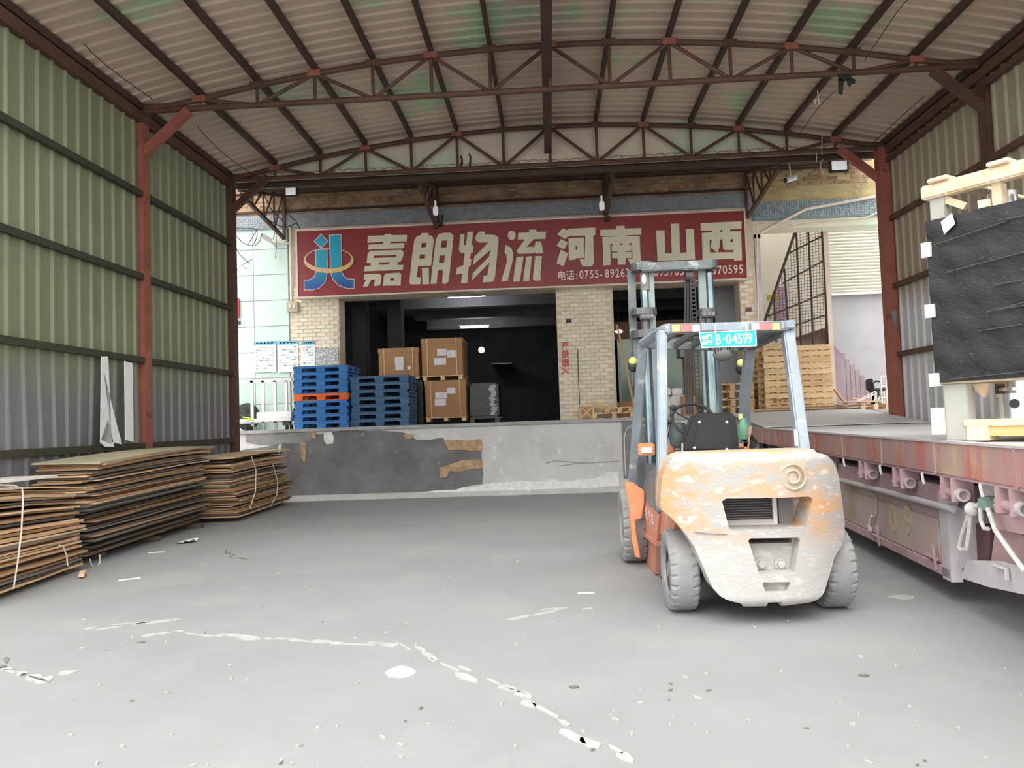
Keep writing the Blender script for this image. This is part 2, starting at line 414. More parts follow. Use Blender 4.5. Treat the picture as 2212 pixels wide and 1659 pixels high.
# brackets that carry it
m_brk = mat('bracket_steel', (88,64,50), (70,52,42), 3, .7)
for px, py, lab in ((612,478,'leftmost triangular steel bracket above the end of the sign'),(945,470,'dark steel bracket above the characters in the middle of the sign'),(1306,455,'steel bracket above the right half of the sign'),(1614,445,'open triangular bracket above the right end of the sign')):
    X = P(px, py, FAC-.1).x; t = thing('canopy_bracket', lab, 'bracket', (X,FAC-.05,5.9), 'brackets under the lower canopy')
    A = Vector((X,FAC-.06,5.86)); T1 = Vector((X,FAC-.06,6.86)); T2 = Vector((X,YB+.35,6.22)); w_ = .05
    lo = A; hi = Vector((X,YB+.45,6.16))
    obj('wall_post', B().beam(A,T1,.06,.06), m_brk, t); obj('top_bar', B().beam(T1,T2,.06,.06), m_brk, t)
    obj('strut', B().beam(lo,hi,.07,.07), m_brk, t)
    for f in (.25,.5,.75):
        p = lo.lerp(hi, f); q = T1.lerp(T2, f); obj('web_bar', B().beam(p,q,.035,.035), m_brk, t)
        q2 = T1.lerp(T2, f-.22); obj('web_bar', B().beam(p,q2,.03,.03), m_brk, t)

# ================================================================== BUILDING
DT = 1.445                                                  # dock top
dock = struct('loading_dock', B().box(-9,9,DOCK,31,0,DT), m_conc)
m_dkplas = mat('shaded_render', (128,128,128), (106,106,106), 2.4, .9, bump=.35, bscale=24, c3=(150,150,150), s3=9, lo3=.62, hi3=.7)  # plaster coat whose dark grey also carries the shade on the dock's left
m_brickp = mat('bare_brick', (196,170,138), (168,136,104), 7, .9, bump=.7, bscale=16)
m_smear = mat('lime_smear', (240,240,238), (222,222,220), 9, .9, bump=.4, bscale=30)
def jag(pts, amp=4):
    out = []
    for a, c in zip(pts, pts[1:]+pts[:1]):
        n = max(1, int(math.dist(a, c)/22))
        for i in range(n):
            t = i/n; out.append((a[0]+(c[0]-a[0])*t+(random.uniform(-amp,amp) if i else 0), a[1]+(c[1]-a[1])*t+(random.uniform(-amp,amp) if i else 0)))
    return out
def patch(name, pts, m, th=.02, amp=3, y=DOCK):
    return flat(name, [xz(jag(pts, amp), y)], y-th/2, th, m, dock)
patch('shaded_render', [(610,958),(652,950),(660,940),(740,930),(870,934),(885,940),(900,950),(955,945),(975,960),(1000,972),(1040,975),(1042,1045),(960,1060),(800,1072),(640,1078),(560,1080),(560,1000),(600,995)], m_dkplas, .014)
patch('shaded_render', [(512,975),(600,960),(600,1080),(512,1085)], m_dkplas, .012)
patch('bare_brick_patch', [(960,950),(1040,948),(1043,972),(1025,974),(970,972),(962,960)], m_brickp, .03)
patch('bare_brick_patch', [(950,1010),(968,1005),(1000,993),(1043,992),(1042,1012),(970,1018),(966,1030),(950,1032)], m_brickp, .03)
patch('bare_brick_patch', [(650,955),(663,955),(659,1000),(652,988)], m_brickp, .028, 1)
patch('bare_brick_patch', [(675,930),(683,930),(682,948),(672,945)], m_brickp, .028, 1)
patch('bare_brick_patch', [(872,938),(895,938),(888,948),(876,948)], m_brickp, .028, 1)
patch('lime_smear', [(960,1058),(1050,1045),(1150,1040),(1260,1035),(1336,1018),(1338,1050),(1200,1062),(1000,1072),(820,1078)], m_smear, .05, 4)
patch('lime_smear', [(700,936),(716,931),(722,945),(720,958),(706,960),(700,950)], m_smear, .02, 2)
patch('lime_smear', [(530,935),(670,930),(672,950),(640,958),(560,960),(532,955)], mat('grey_render',(150,150,150),(132,132,132),5,.9,bump=.3), .02, 3)
obj('dock_edge_lip', B().box(-9,9,DOCK-.05,DOCK+.25,DT-.06,DT+.004), mat('lip_concrete',(180,180,178),(150,150,148),3,.9,bump=.25), dock)
obj('dock_foot', B().add([(-9,DOCK-.28,0),(9,DOCK-.28,0),(9,DOCK,.10),(-9,DOCK,.10)],[(0,1,2,3)]), m_conc, dock)
# grey bumper plate with a rounded pale border, right of the joint
p, q = P(1342,905,DOCK-.02), P(1376,1048,DOCK-.02)
obj('bumper_plate', B().box(p.x,p.x+.9,DOCK-.03,DOCK-.001,.25,DT-.02), mat('grey_plate',(136,136,138),(118,118,120),5,.6), dock)
obj('plate_border', B().tube([(p.x+.04,DOCK-.035,.3),(p.x+.04,DOCK-.035,1.05),(p.x+.09,DOCK-.035,1.22),(p.x+.2,DOCK-.035,1.29),(p.x+.8,DOCK-.035,1.29)], .012, 6), m_white, dock)
b = B()
for pts in (((1178,1000),(1200,995),(1260,1000),(1337,996)),((1210,1006),(1250,1000),(1262,998))):
    b.tube([P(a,c,DOCK-.012) for a, c in pts], .008, 5)
obj('pale_scratch', b, m_scar, dock)

# ---- facade pillars with single bricks
bk = B().box(-.094,.094,-.016,.0,-.036,.036)
brick0 = None
def brick_face(par, x0, x1, z0, z1, Y, lim=300, bw=.205, bh=.088):
    global brick0
    r = 0; z = z0+bh/2; n = 0
    while z < z1-.02:
        x = x0+bw/2-(bw/2 if r % 2 else 0)
        while x < x1+.02:
            if x-.094 >= x0-.005 and x+.094 <= x1+.005 and n < lim:
                if brick0 is None: brick0 = obj('brick', bk, m_brick); brick0.parent = par; brick0.location = Vector((x,Y,z))-off(par)
                else: o = part('brick', brick0, (x,Y+random.uniform(-.004,.006),z), par)
                n += 1
            x += bw
        z += bh; r += 1
def pillar(x0, x1, lab):
    s_ = struct('pillar', B().box(x0,x1,FAC,FAC+.5,DT,4.75), m_mortar)
    s_['label'] = lab; brick_face(s_, x0, x1, DT, 4.7, FAC); return s_
xa = [P(a,700,FAC).x for a in (627,733,1203,1326,1601,1637)]
pl = pillar(xa[0], xa[1], 'beige tiled pillar left of the dark doorway')
pm = pillar(xa[2], xa[3], 'beige tiled pillar between the two doorways')
pr_ = pillar(xa[4], xa[5], 'narrow tiled pillar right of the second doorway')
wb = base('wall_back')
zs = P(800,470,FAC).z-.16
obj('lintel', B().box(xa[0],xa[5],FAC+.02,FAC+.5,4.42,zs), m_mortar, wb)
obj('mosaic_band', B().box(-7.6,xa[5],FAC-.03,FAC+.5,P(800,470,FAC).z-.16,P(800,452,FAC).z-.04), m_mosaic, wb)
zb_ = P(800,452,FAC).z-.04
obj('brick_band', B().box(-7.6,xa[5],FAC,FAC+.5,zb_,7.2), m_peel, wb)
obj('mosaic_band', B().box(xa[5],7.6,FAC-.03,FAC+.5,P(1760,472,FAC).z,P(1760,432,FAC).z), m_teal, wb)
obj('soffit_strip', B().box(xa[5],7.6,FAC+.02,FAC+.5,P(1760,490,FAC).z,P(1760,472,FAC).z), m_gable, wb)
obj('brick_band', B().box(xa[5],7.6,FAC,FAC+.5,P(1760,432,FAC).z,7.2), m_peelY, wb)
for z in (zb_+.06, zb_+.5):
    obj('ledge', B().box(-7.6,xa[5],FAC-.05,FAC+.02,z,z+.04), m_purlin, wb)
# courses of raised bricks on the peeling band (too small to pick apart)
b = B()
for r in range(7):
    z = zb_+.12+r*.1
    x = -7.5+(r % 2)*.13
    while x < 7.2:
        if random.random() < .72: b.box(x,x+.22,FAC-.012-random.random()*.012,FAC,z,z+.07)
        x += .26
o = obj('brick_course', b, m_peel, wb); o['kind'] = 'stuff'
# mosaic chips
b = B(); z0, z1 = P(800,470,FAC).z-.14, zb_-.02
x = -7.4
while x < 7.4:
    zz = z0 if x < xa[5] else P(1760,470,FAC).z+.02; z9 = z1 if x < xa[5] else P(1760,434,FAC).z
    z = zz
    while z < z9:
        if random.random() < .8: b.box(x,x+.042,FAC-.038,FAC-.03,z,z+.042)
        z += .055
    x += .055
o = obj('mosaic_chip', b, mat('mosaic_chip',(164,170,176),(136,144,152),5,.4), wb); o['kind'] = 'stuff'
# left tiled wall
tw = struct('wall_tiled', B().box(-9,xa[0]-.02,FAC+.03,FAC+.4,DT,zs+.1), mat('grout',(150,170,164)))
m_tile = mat('mint_tile', (200,222,212), (190,212,202), 1.5, .3, c3=(214,214,216), s3=.9, lo3=.58, hi3=.66, rand=.03)
tx = [P(a,700,FAC).x for a in (440,549,624)]; tx[-1] = xa[0]-.03; tx.insert(0, tx[0]-1.2)
z = DT
while z < zs-.05:
    for a, c in zip(tx, tx[1:]):
        obj('tile', B().box(a+.006,c-.006,FAC+.012,FAC+.03,z+.006,min(z+.592,zs)), m_tile, tw)
    z += .6

# ---- warehouse interior
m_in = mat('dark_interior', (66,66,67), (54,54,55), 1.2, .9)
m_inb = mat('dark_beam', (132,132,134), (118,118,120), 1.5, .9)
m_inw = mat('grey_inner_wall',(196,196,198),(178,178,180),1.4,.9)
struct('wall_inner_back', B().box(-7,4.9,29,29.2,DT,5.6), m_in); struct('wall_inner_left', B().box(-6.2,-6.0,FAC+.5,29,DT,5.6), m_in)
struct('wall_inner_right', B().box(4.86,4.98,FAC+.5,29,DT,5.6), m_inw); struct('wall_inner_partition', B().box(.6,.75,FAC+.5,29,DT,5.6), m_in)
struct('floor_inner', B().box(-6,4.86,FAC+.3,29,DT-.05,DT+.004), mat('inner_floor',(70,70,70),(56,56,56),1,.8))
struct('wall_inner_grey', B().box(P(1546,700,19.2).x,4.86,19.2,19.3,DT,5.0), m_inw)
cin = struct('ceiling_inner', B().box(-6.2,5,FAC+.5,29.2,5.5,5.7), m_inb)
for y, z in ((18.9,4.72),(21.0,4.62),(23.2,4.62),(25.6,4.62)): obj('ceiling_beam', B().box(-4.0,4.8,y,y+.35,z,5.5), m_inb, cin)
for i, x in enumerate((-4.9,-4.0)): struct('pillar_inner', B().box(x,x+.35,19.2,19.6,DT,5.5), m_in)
for (a, c), Y, hl in (((968,1048),20.0,641),((995,1055),24.2,707)):
    p, q = P(a,hl,Y), P(c,hl,Y)
    t = thing('tube_light', 'white tube light hanging in the dark warehouse, '+('upper, just under the sign' if hl < 700 else 'lower, over the cartons'), 'lamp', p)
    obj('glass_tube', B().cyl(p,(q.x,Y,p.z), .03, 10), m_glow, t, smooth=True)
    obj('lamp_housing', B().box(p.x-.04,q.x+.04,Y-.03,Y+.03,p.z+.035,p.z+.07), m_white, t)
    for xx in (p.x+.1, q.x-.1): obj('hanger', B().cyl((xx,Y,p.z+.07),(xx,Y,5.5), .006, 5), m_wire, t)
p = P(1040,756,26); t = thing('bulb_lamp', 'round glowing bulb deep inside the dark warehouse', 'lamp', p)
obj('bulb', B().ball(p, .10), m_glow, t, smooth=True); obj('bulb_cord', B().cyl(p+Vector((0,0,.1)),(p.x,p.y,5.5), .01, 6), m_wire, t)
p = P(1060,787,27); q = P(1105,787,27)
tag(obj('shelf_edge', B().box(p.x,q.x,27,29,p.z,p.z+.03), mat('shelf_edge',(120,120,120))), 'thin pale shelf edge low in the dark warehouse', 'shelf').location = (0,0,0)

# ================================================================== SIGN
SY = 17.3
p, q = P(640,496,SY), P(1612,603,SY)
t = thing('shop_sign', 'long red shop sign with cream characters above the doorways', 'sign', (-.6,SY,4.4))
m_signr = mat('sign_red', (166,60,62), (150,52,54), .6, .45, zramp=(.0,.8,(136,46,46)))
m_cream = mat('sign_cream', (226,214,188), (206,208,180), 1.0, .5)
corn = [P(640.5,496,SY), P(1607,459.5,SY), P(1612.5,603,SY), P(646,639,SY)]
cz0 = (corn[2].z+corn[3].z)/2; cz1 = (corn[0].z+corn[1].z)/2; cx0 = (corn[0].x+corn[3].x)/2; cx1 = (corn[1].x+corn[2].x)/2
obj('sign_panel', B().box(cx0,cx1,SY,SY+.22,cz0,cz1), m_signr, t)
fr = .035
m_alu = mat('sign_edge', (226,214,196), (206,196,180), 3, .4)
obj('frame_rail', B().box(cx0-fr,cx1+fr,SY-.02,SY+.24,cz1,cz1+fr), m_alu, t)
obj('frame_rail', B().box(cx0-fr,cx1+fr,SY-.02,SY+.24,cz0-fr,cz0), m_alu, t)
obj('frame_stile', B().box(cx0-fr,cx0,SY-.02,SY+.24,cz0,cz1), m_alu, t)
obj('frame_stile', B().box(cx1,cx1+fr,SY-.02,SY+.24,cz0,cz1), m_alu, t)
def s1(pts): return xz([(630+a/3.8807, 470+c/3.8807) for a, c in pts], SY)
def s2(pts): return xz([(1180+a/4.8087, 450+c/4.8087) for a, c in pts], SY)
CH = [
 ([[(640,155),(780,150),(782,140),(835,138),(836,148),(968,147),(965,200),(830,203),(832,218),(948,215),(943,258),(640,270),(648,228),(770,222),(768,205),(636,212)],
   [(660,280),(920,272),(938,285),(940,300),(930,345),(915,370),(890,375),(886,400),(938,397),(933,440),(608,452),(615,408),(665,405),(660,382),(630,382),(640,300)],
   [(692,320),(690,340),(878,332),(880,315)],[(728,378),(745,397),(805,395),(825,374)],
   [(612,475),(690,470),(740,472),(756,490),(748,555),(735,572),(690,575),(700,520),(670,520),(640,578),(598,580),(625,520),(605,520)],
   [(790,470),(905,463),(920,475),(915,570),(765,572),(775,490)],[(830,508),(828,530),(858,528),(862,506)]], s1),
 ([[(1030,190),(1055,155),(1085,150),(1088,132),(1148,130),(1150,150),(1180,155),(1192,185),(1170,405),(1060,408),(1050,500),(1085,503),(1082,560),(1000,562),(988,545),(1010,330)],
   [(1090,215),(1085,252),(1128,250),(1130,212)],[(1075,312),(1072,348),(1118,345),(1120,308)],[(1093,425),(1150,422),(1153,560),(1098,562)],
   [(1210,180),(1235,140),(1270,130),(1330,128),(1358,150),(1355,190),(1318,530),(1295,557),(1262,556),(1270,440),(1228,442),(1215,557),(1165,557)],
   [(1258,195),(1252,255),(1300,252),(1302,193)],[(1242,320),(1235,383),(1280,380),(1285,317)]], s1),
 ([[(1415,140),(1450,138),(1447,232),(1462,232),(1475,122),(1522,120),(1512,232),(1527,232),(1520,295),(1503,296),(1495,345),(1508,350),(1500,410),(1485,412),(1472,550),(1420,552),(1432,470),(1378,480),(1385,425),(1440,400),(1452,298),(1415,295),(1403,270)],
   [(1570,120),(1625,118),(1620,143),(1700,145),(1732,165),(1735,200),(1705,500),(1685,540),(1602,544),(1610,490),(1640,485),(1660,378),(1512,530),(1520,465),(1655,330),(1668,270),(1520,400),(1532,330),(1650,210),(1575,212),(1545,195),(1543,160)]], s1),
 ([[(1845+33*math.cos(a*pi/8),150+40*math.sin(a*pi/8)) for a in range(16)],
   [(1792,228),(1840,255),(1858,300),(1855,350),(1810,535),(1757,537),(1805,370),(1800,310),(1785,295)],
   [(1900,130),(1990,126),(1992,103),(2050,101),(2053,122),(2132,120),(2128,180),(2030,182),(1968,248),(2035,247),(2045,203),(2092,202),(2112,300),(2050,303),(2045,285),(2040,300),(1900,305),(1888,290),(1890,275),(1955,185),(1895,185)],
   [(1885,330),(1945,328),(1912,537),(1857,539)],[(1968,328),(2015,326),(1990,535),(1940,537)],[(2042,325),(2098,324),(2085,465),(2088,528),(2040,530),(2022,515)]], s1),
 ([[(168,210),(222,230),(225,215),(510,200),(510,278),(488,282),(495,570),(480,595),(455,605),(378,605),(345,535),(400,530),(405,285),(235,290),(195,320),(115,272)],
   [(155,320),(225,358),(185,432),(107,388)],[(150,432),(225,470),(180,608),(107,570)],
   [(230,312),(390,305),(397,515),(305,520),(305,535),(235,540)],[(305,392),(305,433),(320,432),(320,390)]], s2),
 ([[(560,225),(730,220),(728,185),(812,182),(815,213),(985,207),(987,275),(820,283),(820,290),(970,288),(980,555),(975,585),(875,587),(845,525),(895,522),(888,362),(862,362),(862,380),(885,385),(885,440),(820,444),(820,455),(885,455),(885,515),(825,518),(822,585),(745,587),(742,520),(685,520),(683,462),(740,460),(740,450),(680,450),(678,385),(690,385),(690,370),(663,370),(668,590),(592,597),(583,300),(735,293),(735,287),(562,293)],
   [(765,365),(770,384),(788,383),(792,365)]], s2),
 ([[(1140,232),(1227,230),(1235,470),(1302,468),(1292,162),(1380,160),(1388,463),(1455,462),(1447,218),(1532,216),(1545,535),(1155,548)]], s2),
 ([[(1602,155),(2025,137),(2027,215),(1908,220),(1908,240),(2022,240),(2032,540),(1950,545),(1948,530),(1622,535),(1615,258),(1722,250),(1722,232),(1603,235)],
   [(1808,225),(1808,248),(1825,248),(1825,225)],[(1695,330),(1700,462),(1775,460),(1703,405),(1720,330)],
   [(1805,325),(1800,400),(1778,458),(1943,457),(1943,435),(1850,435),(1835,420),(1828,325)],[(1912,322),(1912,353),(1938,353),(1938,322)]], s2)]
for loops, fn in CH: flat('character', [fn(l) for l in loops], SY-.012, .012, m_cream, t)
m_logo = mat('logo_blue', (34,72,150), None, zramp=(.45,1.0,(30,160,186)), rough=.45); m_pale = mat('logo_outline', (226,200,200)); m_gold = mat('logo_gold', (214,190,110), (226,186,168), 1.2)
bars = [[(247,135),(312,198),(250,262),(186,202)],
        [(200,268),(302,265),(303,470),(285,545),(235,595),(170,612),(103,610),(103,522),(150,520),(185,500),(202,455)],
        [(315,145),(420,140),(425,455),(440,490),(475,515),(528,513),(528,598),(460,598),(390,570),(345,520),(325,460)]]
for l in bars:
    flat('logo_outline', [s1(l)], SY-.012, .006, m_pale, t); flat('logo_shape', [s1(l)], SY-.018, .006, m_logo, t, offset=-.018)
ro = [(312+210*math.cos(a),360+107*math.sin(a)) for a in [i*pi/24 for i in range(49)]]
ri = [(312+190*math.cos(a),345+84*math.sin(a)) for a in [i*pi/24 for i in range(49)]]
flat('logo_ring', [s1(ro[:25]+ri[24::-1])], SY-.026, .006, m_gold, t)
flat('logo_ring', [s1(ro[24:]+ri[:23:-1])], SY-.008, .006, m_gold, t)
m_pw = mat('sign_white', (240,220,212))
def sgt(body, px, py, hpx, sx):
    a = P(px,py,SY); h = hpx/F*SY*1.38; text('sign_text', body, a.x, a.z, h, m_pw, SY-.01, sx, t, .012)
for ch, px, py in (('电',1204,604),('话',1222.5,603.2),(':',1244,602)): sgt(ch, px, py, 16, .86)
for i, ch in enumerate('0755-89263'): sgt(ch, 1251.5+i*11.1, 602-i*.42, 18.5, .74)
for i, ch in enumerate('895705'): sgt(ch, 1412.5+i*11.2, 597-i*.45, 18.5, .74)
for i, ch in enumerate('570595'): sgt(ch, 1538+i*11.6, 592.5-i*.45, 18.5, .76)

# ================================================================== LAMPS, CAMERAS, WIRES UNDER THE CANOPY
m_lamp = mat('lamp_glass', (224,226,228), rough=.25, emit=(230,232,235), es=.18)
def flood(px, py, wpx, hpx, Y, lab):
    c = P(px,py,Y); w_ = wpx/F*Y; h_ = hpx/F*Y
    t = thing('floodlight', lab, 'lamp', c)
    obj('lamp_body', B().box(c.x-w_/2-.04,c.x+w_/2+.04,Y,Y+.10,c.z-h_/2-.04,c.z+h_/2+.04), mat('lamp_body_green',(58,66,56),rough=.5), t, bevel=.02)
    obj('lamp_glass', B().box(c.x-w_/2,c.x+w_/2,Y-.012,Y,c.z-h_/2,c.z+h_/2), m_lamp, t, bevel=.005)
    obj('lamp_bracket', B().box(c.x-.02,c.x+.02,Y+.1,Y+.14,c.z,c.z+.55), m_girt, t)
flood(628,412,22,19,15.2,'small white floodlight left of the sign, over the tangled wires')
flood(1813,357,32,20,14.95,'green framed floodlight on the right above the staircase recess')
m_bulb = mat('white_bulb', (232,234,236), rough=.3, emit=(235,238,240), es=.12)
for px, py, lab in ((941,455,'white hanging bulb in front of the dark bracket above the sign middle'),(1300,444,'white hanging bulb above the right half of the sign')):
    c = P(px,py,16.9); t = thing('hanging_bulb', lab, 'lamp', c, 'bulbs above the sign')
    obj('bulb', B().lathe([(.0,-.11),(.05,-.10),(.06,-.05),(.06,.05),(.045,.09),(.02,.10)], c, 'Z', 14), m_bulb, t, smooth=True)
    obj('socket', B().cyl(c+Vector((0,0,.10)), c+Vector((0,0,.22)), .02, 8), m_bulb, t)
    obj('bulb_cord', B().cyl(c+Vector((0,0,.22)), (c.x,c.y,6.45), .008, 5), m_wire, t)
    p = P(px+12,py+30,17.28)
    tag(obj('sign_spotlight', B().box(p.x-.05,p.x+.05,p.y-.14,p.y-.02,p.z-.05,p.z+.04).cyl((p.x,p.y-.02,p.z),(p.x,p.y+.3,p.z+.3),.015,6), m_black), 'small black spotlight clamped to the sign edge '+('beside the dark bracket' if px < 1000 else 'under the right bulb'), 'lamp', 'spotlights on the sign edge')
def cctv(px, py, Y, d, lab, arm):
    c = P(px,py,Y); t = thing('security_camera', lab, 'camera', c); d = Vector(d).normalized()
    obj('camera_body', B().cyl(c-d*.12, c+d*.12, .055, 12), m_white, t, smooth=True)
    obj('lens', B().cyl(c+d*.12, c+d*.135, .05, 12), m_black, t); obj('camera_arm', B().tube([c, c+Vector(arm)*.5+Vector((0,.04,0)), c+Vector(arm)], .015, 6), m_white, t)
cctv(1708,386,15.4,(-1,-.3,-.35),'white security camera hanging under the canopy right of the sign',(0,0,.62))
cctv(576,515,17.2,(-.8,-.5,.5),'white security camera on the mint tiled wall left of the sign',(.1,.38,-.12))
# conduits and wires
b = B(); q = [PX(630,489,-5.9)]
q = [P(a,c,FAC-.05) for a, c in ((626,489),(628,560),(629,650))]
tag(obj('conduit_pipe', B().tube(q,.03,8).tube([P(a,c,FAC-.06) for a, c in ((586,523),(605,524),(628,526))],.03,8), m_pvc), 'cream conduit pipe running down left of the sign to the meter box', 'pipe')
c = P(632,663,FAC-.1); t = thing('meter_box', 'beige electrical box under the left end of the sign', 'box', c)
obj('box_body', B().box(c.x-.13,c.x+.13,FAC-.14,FAC-.02,c.z-.12,c.z+.12), mat('box_beige',(196,182,156),(180,166,142),4), t, bevel=.01)
obj('switch', B().box(c.x-.07,c.x-.02,FAC-.155,FAC-.14,c.z-.02,c.z+.05), m_white, t); obj('switch', B().box(c.x+.03,c.x+.07,FAC-.155,FAC-.14,c.z-.03,c.z+.04), m_white, t)
tag(obj('conduit_pipe', B().tube([P(a,c,FAC-.1) for a, c in ((1642,503),(1740,452),(1895,424))],.035,8), m_pvc), 'white conduit pipe slanting up across the mosaic band on the right', 'pipe')
tag(obj('conduit_pipe', B().tube([P(a,c,FAC-.09) for a, c in ((1668,493),(1735,480),(1800,474),(1870,470),(1900,458))],.018,6), m_pvc), 'thin cream cable running above the roller shutter', 'cable')
tag(obj('conduit_pipe', B().tube([P(a,c,FAC-.06) for a, c in ((1637,700),(1636,600),(1635,482),(1660,479))],.02,6), m_pvc), 'thin cream pipe down the edge of the narrow tiled pillar', 'pipe')
def wires(name, lab, runs, r=.008, m=m_wire, cat='cable'):
    b = B()
    for Y, pts in runs:
        q = [P(a,c,Y) if Y > 0 else G(a,c,-Y) for a, c in pts]
        sm = []
        for i in range(len(q)-1):
            for k in range(4):
                p0, p1, p2, p3 = q[max(i-1,0)], q[i], q[i+1], q[min(i+2,len(q)-1)]; u = k/4
                sm.append(.5*((2*p1)+(p2-p0)*u+(2*p0-5*p1+4*p2-p3)*u*u+(3*p1-p0-3*p2+p3)*u**3))
        sm.append(q[-1]); b.tube(sm, r, 5)
    o = obj(name, b, m); return tag(o, lab, cat)
wires('tangled_wires','tangle of black wires drooping over the top of the mint tiled wall',[(17.5,[(507,505),(525,524),(545,530),(555,510),(550,494),(508,493)]),(17.45,[(535,530),(550,505),(557,495)]),(17.4,[(550,531),(562,520),(565,512),(585,520)]),(17.42,[(590,517),(594,500),(596,490)]),(17.48,[(509,533),(520,552),(540,570)]),(17.4,[(545,560),(520,575),(508,590)]),(17.43,[(596,495),(597,530),(595,558)])])
wires('slack_cable','thin black cable hanging across the near left of the roof',[(9.6,[(103,-10),(200,115),(330,215)])],.006)
wires('slack_cable','thin black cable drooping between the near and far truss on the left',[(12.5,[(405,235),(440,290),(500,345),(560,385)])],.006)
wires('slack_cable','thin cable crossing the near right of the roof from the top edge',[(10.2,[(1960,0),(1935,30),(1868,130)])],.006)
wires('slack_cable','thin cable running from the green rag to the far truss',[(13,[(1810,190),(1770,230),(1730,285)])],.006)
wires('slack_cable','thin cable under the roof above the right knee brace',[(12.8,[(2030,180),(1960,240),(1885,310)])],.006)
wires('bracket_cables','black cables hanging beside the leftmost bracket',[(16.2,[(520,415),(560,460),(610,490),(640,482)]),(16.3,[(562,400),(585,450),(612,478)]),(16.4,[(625,465),(640,480),(648,495)])],.012)
wires('pale_string','thin white string dangling from the far truss on the right',[(14.5,[(1776,290),(1775,320),(1776,335)]),(14.45,[(1763,330),(1764,342),(1763,350)]),(14.5,[(1777,345),(1772,358),(1778,372),(1780,386)])],.008,m_pvc,'string')
wires('pale_string','white string loop tied to the near truss on the right',[(11.3,[(1766,195),(1768,215),(1771,228)]),(11.3,[(1760,215),(1761,225)]),(11.2,[(1968,0),(1966,12),(1969,20)])],.006,m_pvc,'string')
b = B()
p = P(1825,158,11.3)
for pts in (((1812,160),(1840,160),(1838,172),(1812,175)), ((1812,170),(1824,172),(1820,203),(1812,200)), ((1829,170),(1836,172),(1839,185),(1833,184)), ((1836,166),(1848,172),(1847,180),(1838,178))):
    b.prism([P(a,c,11.28) for a, c in pts], (0,.03,0))
tag(obj('hanging_rag', b, mat('dark_green_rag',(44,56,40),(30,38,30),9,.9)), 'dark green rag draped over the near truss on the right', 'rag')
tag(obj('dark_bag', B().ball(P(326,268,11.75),.13,10,(.7,.7,1.2)), mat('dark_blue_bag',(52,52,62),(40,40,46),6)), 'dark bag tucked behind the left knee brace of the near truss', 'bag')
b = B().box(0,0,0,0,0,0) if False else B()
c = P(452,348,14.2); b.box(c.x-.13,c.x+.10,c.y,c.y+.12,c.z-.08,c.z+.08)
t = thing('wall_fan_box', 'small dark box lamp with a white face under the left eaves', 'lamp', c); obj('box_body', b, m_black, t, bevel=.01); obj('white_face', B().box(c.x-.13,c.x-.02,c.y-.012,c.y,c.z-.05,c.z+.06), m_white, t)

# ================================================================== NOTICES ON THE WALL
m_paper = mat('notice_paper', (232,238,236), (222,228,228), 2, .6); m_blue = mat('notice_blue', (120,176,200)); m_ink = mat('notice_ink', (150,160,164)); m_inkd = mat('dark_ink',(80,84,88))
def poster(x0, x1, y0, y1, lab, seedv):
    Y = FAC-.03; a, c = P(x0,y0,Y), P(x1,y1,Y); t = thing('notice_board', lab, 'notice', (a.x,Y,c.z), 'notices left of the doorway'); rr = random.Random(seedv)
    obj('board_sheet', B().box(a.x,c.x,Y,Y+.012,c.z,a.z), m_paper, t); obj('header', B().box(a.x,c.x,Y-.004,Y,a.z-.085,a.z), m_blue, t)
    b = B(); wd = c.x-a.x
    for i in range(9):
        z = a.z-.16-i*.06; x = a.x+.04
        while x < c.x-.06:
            l = rr.uniform(.03,.12)
            if rr.random() < .65: b.box(x,min(x+l,c.x-.03),Y-.003,Y,z,z+rr.choice((.012,.012,.03)))
            x += l+.03
    for i in range(5): x = a.x+.06+i*wd/6; b.box(x,x+wd/10,Y-.004,Y,a.z-.055,a.z-.03)
    o = obj('printed_lines', b, m_ink, t); o['kind'] = 'stuff'
poster(548,597,738,803,'white notice with a blue header, leftmost of three on the tiled wall',1)
poster(599,645,737,803,'white notice with a blue header, middle of three, reaching the pillar edge',2)
poster(650,681,737,790,'narrow white notice with a blue header, on the left pillar',3)
tag(obj('paper_notice', B().box(P(683,745,FAC).x,P(731,745,FAC).x,FAC-.035,FAC-.03,P(690,788,FAC).z,P(690,752,FAC).z), mat('grey_paper',(214,214,210),(150,150,150),26,.8,lo=.45,hi=.55)), 'grey scribbled sheet pasted on the left pillar above the blue pallets', 'notice')
for px, py, Y, lab in ((1232,693,FAC-.03,'small purple and white label plate on the middle pillar'),(1621,668,FAC-.03,'small red and white label plate on the narrow right pillar'),(518,697,FAC,'small black and white plate at the edge of the mint tiled wall')):
    c = P(px,py,Y); t = thing('label_plate', lab, 'plate', c)
    obj('dark_half', B().box(c.x-.10,c.x+.03,Y,Y+.012,c.z-.045,c.z+.045), mat('plum',(84,64,84)) if px < 1300 and px > 600 else (mat('plate_red',(120,80,84)) if px > 600 else m_inkd), t); obj('white_half', B().box(c.x+.03,c.x+.10,Y,Y+.012,c.z-.045,c.z+.045), m_white, t)
m_redp = mat('red_paint', (196,60,58), (206,96,90), 14, .8)
t = thing('painted_warning', 'red painted vertical warning characters on the middle pillar', 'lettering', P(1220,765,FAC-.03))
for ch, py in (('严',754),('禁',772),('烟',790),('火',806)):
    a = P(1213,py,FAC-.03); text('painted_character', ch, a.x, a.z, .19, m_redp, FAC-.032, .95, t, .010, .004)
for px, lab in ((1239,'left round bolt plate at the top of the middle pillar'),(1276,'right round bolt plate at the top of the middle pillar')):
    c = P(px,635,FAC-.03); tag(obj('bolt_plate', B().cyl(c,c+Vector((0,-.015,0)),.045,14).cyl(c+Vector((0,-.015,0)),c+Vector((0,-.03,0)),.015,8), m_gable), lab, 'bolt')
